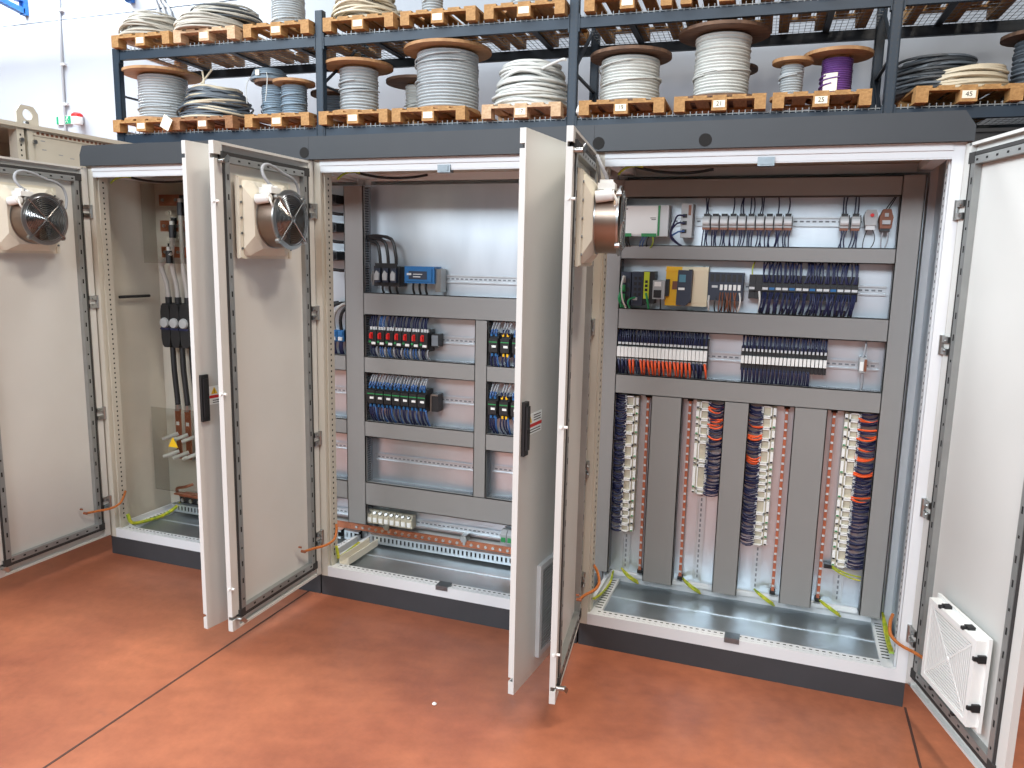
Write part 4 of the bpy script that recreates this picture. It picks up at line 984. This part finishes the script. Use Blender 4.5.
a, b_ = US[3]+.046, US[4]-.046  # added low shelf level, put in only to carry the dark bins
for d_ in (.005, RD-.055):
    MB().prism([(d_, 1.695), (d_+.05, 1.695), (d_+.05, 1.80), (d_+.028, 1.80), (d_+.02, 1.785), (d_, 1.785)], a, b_, 'x').build('beam', 'rack_blue' if d_ < .5 else 'rack_dark', rack, local=True)
MB().box(a, b_, .03, RD-.02, 1.80, 1.808).build('added_shelf_panel', 'rack_dark', rack, local=True)
# ---- pallets
PW, PD_ = .82, 1.15
m_board = {}; 
def pal_mesh(mn):
    return dict(deck=MB().box(-.062, .062, 0, PD_, 0, .020).mesh('deck_board', mn), cross=MB().box(-PW/2, PW/2, -.05, .05, 0, .020).mesh('cross_board', mn),
        blk=MB().box(-.05, .05, 0, .13, 0, .075).mesh('block', mn), mid=MB().box(-.0675, .0675, 0, .13, 0, .075).mesh('block', mn), base=MB().box(-.05, .05, 0, PD_, 0, .020).mesh('base_board', mn),
        bmid=MB().box(-.068, .068, 0, PD_, 0, .020).mesh('base_board', mn))
PALM = {k: pal_mesh(k) for k in ('pallet_wood', 'pallet_wood_pale', 'pallet_wood_dark')}
TAG = MB().box(-.052, .052, -.002, 0, 0, .062).mesh('paper_tag', 'paper')
def pallet(s, z, label, mn='pallet_wood', tagtxt=None, rz=0, d=-.07):
    P = RK @ Vector((s, d, z))
    t = thing('pallet', label, 'pallet', P, TH+rz, 'wooden pallets on the rack')
    K = PALM[mn]
    for i in range(5): put('deck_board', K['deck'], t, (-PW/2+.062+i*(PW-.124)/4, 0, .1255))
    for y in (.05, PD_/2, PD_-.05): put('cross_board', K['cross'], t, (0, y, .105))
    for y in (0, PD_/2-.065, PD_-.13):
        put('block', K['blk'], t, (-PW/2+.05, y, .0295)); put('block', K['mid'], t, (0, y, .0295)); put('block', K['blk'], t, (PW/2-.05, y, .0295))
    for x in (-PW/2+.05, PW/2-.05): put('base_board', K['base'], t, (x, 0, .009))
    put('base_board', K['bmid'], t, (0, 0, .009))
    put('paper_tag', TAG, t, (0, -.0005, .036))
    if tagtxt:
        me = text_mesh('tag_number', tagtxt, .055, 'ink'); put('tag_number', me, t, (0, -.0032, .067), (PI/2, 0, 0))
    return t
zl, zu = ZL+.057, ZU+.057
CP = zl+.1465
LOW = [(-7.85, 'lower shelf pallet at the far left under the wide grey reel', 'pallet_wood', None), (-6.99, 'lower shelf pallet under the tangled dark blue-grey coil', 'pallet_wood_dark', None), (-6.01, 'lower shelf pallet carrying two small grey reels', 'pallet_wood', None),
       (-5.07, 'lower shelf pallet under the banded pale wood reel, right of second upright', 'pallet_wood', None), (-4.20, 'lower shelf pallet under the big grey reel with brown flange', 'pallet_wood', None), (-3.20, 'pale lower shelf pallet under the white cable coil', 'pallet_wood_pale', '17'),
       (-2.20, 'lower shelf pallet with a plastic bag at its left corner', 'pallet_wood', '19'), (-1.29, 'lower shelf pallet tagged 21 under the tall reel', 'pallet_wood', '21'), (-.415, 'lower shelf pallet tagged 25 under the purple cable reel', 'pallet_wood', '25'), (.745, 'lower shelf pallet tagged 45, twisted slightly, at the far right', 'pallet_wood', '45')]
for s, lb, mn, tx in LOW: pallet(s, zl, lb, mn, tx, .07 if tx == '45' else 0)
UPP = [(-7.80, 'upper shelf pallet at the far left end of the rack', 'pallet_wood', None), (-6.92, 'pale upper shelf pallet under two stacked coils', 'pallet_wood_pale', None), (-5.99, 'upper shelf pallet left of the second upright', 'pallet_wood', None),
       (-5.00, 'upper shelf pallet right of the second upright, under a white coil', 'pallet_wood', None), (-4.10, 'upper shelf pallet under a small pale reel, above the big grey reel', 'pallet_wood', None), (-3.19, 'upper shelf pallet above the white cable coil', 'pallet_wood', None),
       (-2.18, 'upper shelf pallet right of the third upright', 'pallet_wood', None), (-1.28, 'upper shelf pallet above the tall reel, seen from below', 'pallet_wood', None), (-.40, 'upper shelf pallet above the purple reel, seen from below', 'pallet_wood', None), (.75, 'upper shelf pallet at far right, seen from below', 'pallet_wood', None)]
for s, lb, mn, tx in UPP: pallet(s, zu, lb, mn, tx)
for k in range(3):  # added dark bins, standing in for the darkness under the shelf
    t = thing('added_dark_bin', ['nearest', 'middle', 'farthest'][k]+' added black bin standing in for shade under the far right shelf', 'bin', RK @ Vector((.66+k*.88, .04, 1.809)), TH, 'added black bins under the right shelf')
    q = MB(); W_, D_, H_ = .42, .98, 1.02
    q.box(-W_, W_, 0, D_, 0, .03); q.box(-W_, W_, 0, .02, .03, H_); q.box(-W_, W_, D_-.02, D_, .03, H_); q.box(-W_, -W_+.02, .02, D_-.02, .03, H_); q.box(W_-.02, W_, .02, D_-.02, .03, H_)
    q.build('body', 'black', t, local=True)
    MB().box(-W_-.02, W_+.02, -.02, D_+.02, H_, H_+.03).build('lid', 'black', t, local=True)
    for x_ in (-.25, 0, .25): MB().box(x_-.03, x_+.03, -.012, 0, .06, H_-.05).build('rib', 'black', t, local=True)
# ---- reels
def reel(s, d, z, rf, rd, h, label, cable='cable_grey', wood='reel_wood', turns=22, bottom=True, rb=None, sag=0.0, wrap=False):
    P = RK @ Vector((s, d, z))
    t = thing('cable_reel', label, 'cable reel', P, TH, 'wooden cable reels on the rack')
    ft = .030; R_ = random.Random(int(abs(s)*1000)+turns)
    if bottom: MB().disc_ring(.05, rb or rf, 0, ft, 40).build('flange', wood, t, smooth=True, local=True)
    MB().disc_ring(.05, rf, h-ft, h, 40).build('flange', wood, t, smooth=True, local=True)
    MB().lathe([(rf*.35, h), (rf*.35, h+.006)], 20).build('hub_plate', wood, t, local=True)
    prof = []; z0, z1 = (ft if bottom else 0), h-ft-.02; turns = max(10, int(turns*.72)); p_ = (z1-z0)/turns
    for k in range(turns):
        rr = rd*(1+R_.uniform(-.022, .016))+(sag*(1-k/turns))
        for q_ in (.05, .3, .5, .7, .95): prof.append((rr-p_*.62*(abs(q_-.5)*2)**2, z0+(k+q_)*p_))
    prof = [(rd*.5, z0)]+prof+[(rd*.5, z1+.0)]
    MB().lathe(prof, 40).build('cable_winding', cable, t, smooth=True, local=True)
    MB().lathe([(rd*.8, z1-.01), (rd*.8, h-ft)], 24).build('core', wood, t, local=True)
    q = MB()
    for k in range(3):   # loose turns crossing the winding
        a0 = R_.uniform(0, 6); zz = R_.uniform(z0+.03, z1-.1); dz = R_.uniform(.02, .09)
        q.tube([((rd+.006+sag)*math.cos(a0+2.6*i/16), (rd+.006+sag)*math.sin(a0+2.6*i/16), zz+dz*i/16) for i in range(17)], .008, 6)
    q.build('loose_turn', cable, t, smooth=True, local=True)
    return t
reel(-7.90, .38, CP, .45, .285, .60, 'wide grey cable reel with pale wood flanges at the rack\'s left end', 'cable_grey', 'reel_wood', 24)
reel(-6.34, .42, CP, .235, .16, .44, 'small blue-grey reel with a loose coil lying on top', 'cable_bluegrey', 'reel_wood_dark', 20)
reel(-6.00, .28, CP, .235, .145, .40, 'small grey reel right of the one carrying a coil', 'cable_bluegrey', 'reel_wood', 18, rb=.22)
reel(-5.75, .78, CP, .30, .2, .36, 'brown reel half hidden behind the second upright', 'cable_dark', 'reel_wood_dark', 14)
r4 = reel(-5.21, .34, CP, .38, .215, .55, 'grey reel with pale wood flanges and a white disc on top', 'cable_grey', 'reel_wood', 20, rb=.32)
MB().lathe([(.20, .552), (.20, .562)], 32).build('top_disc', 'white_plastic', r4, local=True)
r4b = reel(-4.72, .82, CP, .36, .14, .46, 'dark-flanged reel half hidden behind the pale grey reel', 'cable_white', 'reel_wood_dark', 16)
reel(-4.165, .38, CP, .47, .33, .66, 'large grey cable reel with a brown wooden top flange', 'cable_grey', 'reel_wood', 26, rb=.36, sag=.012)
reel(-2.20, .40, CP, .405, .29, .50, 'broad grey-white reel with a dark flange right of third upright', 'cable_white', 'reel_wood_dark', 20, rb=.33, sag=.012)
reel(-1.31, .40, CP, .43, .262, .66, 'tall grey-white reel with dark flanges on pallet tagged 21', 'cable_white', 'reel_wood_dark', 28, rb=.41)
reel(-1.28, .96, CP, .30, .16, .46, 'dark reel hidden behind the tall grey-white reel', 'cable_dark', 'reel_wood_dark', 14)
reel(-.665, .34, CP, .185, .105, .36, 'small grey reel beside the purple cable reel', 'cable_grey', 'reel_wood', 18)
rp = reel(-.27, .40, CP, .305, .138, .41, 'purple cable reel wrapped in clear film under a pale wood flange', 'cable_purple', 'reel_wood', 24, rb=.26)
q = MB(); n = 8
for k in range(n):
    a0, a1 = 3.75+k*.95/n, 3.75+(k+1)*.95/n
    for rr in (.144,):
        q.add([(rr*math.cos(a0), rr*math.sin(a0), .06), (rr*math.cos(a1), rr*math.sin(a1), .06), (rr*math.cos(a1), rr*math.sin(a1), .22), (rr*math.cos(a0), rr*math.sin(a0), .22),
               ((rr-.003)*math.cos(a0), (rr-.003)*math.sin(a0), .06), ((rr-.003)*math.cos(a1), (rr-.003)*math.sin(a1), .06), ((rr-.003)*math.cos(a1), (rr-.003)*math.sin(a1), .22), ((rr-.003)*math.cos(a0), (rr-.003)*math.sin(a0), .22)],
              [(0,1,2,3),(7,6,5,4),(0,4,5,1),(3,2,6,7),(1,5,6,2),(0,3,7,4)])
q.build('paper_wrap', 'paper', rp, smooth=True, local=True)
reel(1.34, .50, CP, .27, .16, .50, 'reel at the right picture edge behind the far right coil', 'cable_dark', 'reel_wood_dark', 16)
reel(-6.09, .34, zu+.1465, .21, .185, .55, 'pale silvery reel on the upper shelf left of the second upright', 'cable_grey', 'reel_wood', 26, rb=.2)
reel(-4.33, .34, zu+.1465, .15, .115, .42, 'small pale reel on the upper shelf above the large grey reel', 'cable_grey', 'reel_wood', 18, rb=.12)
reel(-3.25, .42, zu+.1465, .30, .22, .45, 'reel on the upper shelf just cut off by the picture top', 'cable_grey', 'reel_wood', 18)
# ---- coils
def coil(s, d, z, R, h, label, cable, r=.011, n=34, inner=.45, flat=1.0, slack=.03, seed=1, dome=.0):
    P = RK @ Vector((s, d, z))
    t = thing('cable_coil', label, 'cable coil', P, TH, 'loose cable coils on the rack')
    R_ = random.Random(seed)
    def loops(cnt, lo, hi):
        q = MB()
        for k in range(cnt):
            f = k/max(1, cnt-1); zz = r+f*(h-2*r)
            rr = R*(1-dome*f*f)*R_.uniform(lo, hi); ph = R_.uniform(0, 6.28); tl = R_.uniform(0, slack); cx, cy = R_.uniform(-slack, slack)*.6, R_.uniform(-slack, slack)*.6
            e_ = R_.uniform(-.04, .04); w_ = R_.uniform(0, .5)
            pts = []
            for i in range(30):
                a = 2*PI*i/30
                ra = rr*(1+e_*math.cos(2*a+ph))
                pts.append((cx+ra*math.cos(a), (cy+ra*math.sin(a))*flat, max(r, min(h, zz+tl*math.sin(a+ph)+w_*tl*math.sin(3*a)))))
            q.tube(pts, r, 6, True)
        return q
    loops(n, .93, 1.0).build('outer_turns', cable[0], t, smooth=True, local=True)
    loops(n//2, .75, .93).build('inner_turns', cable[1], t, smooth=True, local=True)
    if len(cable) > 2: loops(n//3, .97, 1.03).build('odd_turns', cable[2], t, smooth=True, local=True)
    MB().lathe([(R*.86, .001), (R*.86*(1-dome*.3), h*.5), (R*.80*(1-dome), h*.9), (R*inner, h*.9), (R*inner, .001)], 32, closed=True).xf(Matrix.Diagonal((1, flat, .93, 1))).build('coil_core', cable[1], t, smooth=True, local=True)
    return t
c2 = coil(-7.17, .42, CP, .40, .40, 'tangled dark blue-grey coil with pale strands on the lower shelf', ('cable_dark', 'cable_dark', 'cable_cream'), .013, 34, slack=.06, seed=5, dome=.32)
MB().tube([(-.03, -.30, .33), (.02, -.22, .46), (.10, -.18, .58)], .011, 6).tube([(.05, -.30, .33), (.03, -.24, .44), (-.02, -.2, .56)], .011, 6).build('loose_end', 'cable_cream', c2, smooth=True, local=True)
MB().prism([(-.36, -.10), (-.25, -.16), (-.18, -.04), (-.29, .03)], -.545, -.543).build('paper_tag', 'paper', c2, local=True)
ct = coil(-6.42, .42, CP+.447, .215, .13, 'pale grey coil lying on top of a small reel', ('cable_bluegrey', 'cable_grey'), .008, 16, slack=.02, seed=8, dome=.3)
MB().box(-.03, .02, -.225, -.222, .03, .09).build('paper_tag', 'paper', ct, local=True)
MB().tube([(-.21, -.06, .06), (-.235, -.10, -.02), (-.24, -.12, -.12), (-.23, -.12, -.25)], .005, 6).tube([(.10, -.20, .06), (.13, -.23, 0), (.125, -.24, -.12), (.10, -.235, -.26)], .005, 6).build('loose_end', 'cable_white', ct, smooth=True, local=True)
c6 = coil(-3.24, .42, CP, .38, .45, 'white cable coil standing tall beside the third upright', ('cable_white', 'cable_white'), .016, 34, slack=.045, seed=11, dome=.22)
MB().tube([(.20, -.30, .36), (.32, -.32, .40), (.42, -.36, .42), (.47, -.42, .40)], .014, 8).build('loose_end', 'cable_white', c6, smooth=True, local=True)
coil(.57, .50, CP, .36, .31, 'black and grey coil at the far right of the rack', ('cable_black', 'cable_dark', 'cable_dark'), .014, 22, slack=.05, seed=14, dome=.18)
coil(.80, .26, CP, .31, .19, 'cream coil lying in front of the black coil, far right', ('cable_cream', 'cable_cream'), .013, 15, slack=.03, seed=15, dome=.15, flat=.65)
coil(-7.98, .36, zu+.1465, .37, .30, 'warm grey cable coil on the upper shelf at the left end', ('cable_warm', 'cable_warm'), .012, 26, slack=.05, seed=21, dome=.35)
coil(-7.07, .30, zu+.1465, .42, .16, 'flat warm grey coil lower of the stacked pair, upper shelf', ('cable_warm', 'cable_cream'), .012, 16, slack=.04, seed=22, dome=.12)
coil(-7.00, .44, zu+.1465+.16, .40, .17, 'dark-banded coil upper of the stacked pair, upper shelf', ('cable_warm', 'cable_black', 'cable_black'), .012, 14, slack=.04, seed=23, dome=.25)
coil(-5.13, .40, zu+.1465, .36, .32, 'off-white messy coil on the upper shelf right of second upright', ('cable_cream', 'cable_warm'), .014, 26, slack=.07, seed=24, dome=.22)
# plastic bag at the third upright
bpy_bag = MB(); R_ = random.Random(4); rings = []
for i in range(7):
    f = i/6; rings.append((.075*math.sin(PI*(.12+.80*f))*(1+.12*R_.random()), .16*f))
bag = MB().lathe(rings, 14)
bag.v = [q+Vector((R_.uniform(-.01, .01), R_.uniform(-.01, .01), R_.uniform(-.006, .006) if q.z > .01 else 0)) for q in bag.v]
o = bag.build('plastic_bag', 'white_plastic', smooth=True); o.location = RK @ Vector((-2.585, -.125+.16, zl)); tag(o, 'crumpled pale plastic bag beside the third rack upright', 'bag')

# ------------------------------------------------------------------ back wall fittings
YW = 6.4
t = thing('conduit', 'thin grey conduit running down the white back wall', 'conduit', (-11.62, YW, 3.2))
MB().tube([(-11.53, YW-.02, 9), (-11.565, YW-.02, 5.5), (-11.62, YW-.02, 3.3)], .022, 10).build('pipe', 'wire_grey', t, smooth=True)
for z in (5.35, 4.55, 3.95): MB().box(-11.63+(z-3.3)*.022, -11.54+(z-3.3)*.022, YW-.045, YW, z-.02, z+.02).build('clip', 'pale_grey_plastic', t)
t = thing('exit_sign', 'green emergency exit sign with white pictogram on the back wall', 'sign', (-11.62, YW, 3.64))
MB().box(-11.785, -11.47, YW-.03, YW-.001, 3.645, 3.775).build('board', 'sign_white', t)
MB().box(-11.62, -11.475, YW-.033, YW-.03, 3.65, 3.77).box(-11.78, -11.735, YW-.033, YW-.03, 3.65, 3.77).build('green_field', 'sign_green', t)
q = MB(); y0, y1 = YW-.036, YW-.033
q.cyl((-11.545, y0, 3.748), (-11.545, y1, 3.748), .013, 10); q.bar((-11.548, (y0+y1)/2, 3.735), (-11.556, (y0+y1)/2, 3.70), .024, .003)
q.bar((-11.556, y1, 3.70), (-11.535, y1, 3.665), .012, .003); q.bar((-11.556, y1, 3.70), (-11.59, y1, 3.672), .012, .003); q.bar((-11.548, y1, 3.73), (-11.515, y1, 3.715), .009, .003); q.bar((-11.55, y1, 3.73), (-11.585, y1, 3.72), .009, .003)
q.build('pictogram', 'sign_white', t)
t = thing('alarm_sounder', 'red and white alarm sounder beside the green exit sign', 'alarm', (-11.27, YW, 3.62))
MB().lathe([(.07, 3.62), (.085, 3.66), (.085, 3.73)], 20, (-11.27, YW-.09, 0)).build('base', 'sign_white', t, smooth=True)
MB().lathe([(.085, 3.73), (.082, 3.77), (.05, 3.795)], 20, (-11.27, YW-.09, 0)).build('dome', 'red_plastic', t, smooth=True)
def bracket(x, label):
    t = thing('crane_bracket', label, 'bracket', (x, YW, 5.2), 0, 'blue crane runway brackets')
    MB().box(x-.05, x+.05, YW-.08, YW-.001, 5.33, 5.62).build('wall_plate', 'crane_blue', t)
    MB().bar((x, YW-.06, 5.38), (x, YW-.85, 5.52), .10, .08).build('strut', 'crane_blue', t)
    MB().box(x-.07, x+.07, YW-1.1, YW-.08, 5.52, 5.62).build('arm', 'crane_blue', t)
bracket(-12.30, 'blue crane bracket at the top left corner above the wall joint')
bracket(-10.12, 'blue crane bracket above the left end of the rack')
bm = MB(); bm.box(-17, -9.4, YW-1.06, YW-.86, 5.62, 5.645).box(-17, -9.4, YW-.97, YW-.95, 5.645, 5.85).box(-17, -9.4, YW-1.06, YW-.86, 5.85, 5.875)
tag(bm.build('crane_runway_beam', 'crane_blue'), 'blue steel crane runway beam carried on the wall brackets', 'beam')
t = thing('wall_cables', 'grey cables coming down the wall above the left pallet coil', 'cable', (-9.55, YW, 5.1))
for k in range(3): MB().tube([(-9.70+k*.07, YW-.03, 6.2), (-9.66+k*.06, YW-.03, 5.4), (-9.58+k*.10, YW-.03, 5.15), (-9.52+k*.11, YW-.03, 4.7)], .022, 8).build('cable', 'wire_grey', t, smooth=True)
# floor litter
o = MB().lathe([(.006, 0), (.009, .004), (.003, .010)], 8).build('paper_scrap', 'white_plastic', smooth=True); o.location = (-1.68, -.66, 0); tag(o, 'tiny white scrap lying on the red floor', 'scrap')
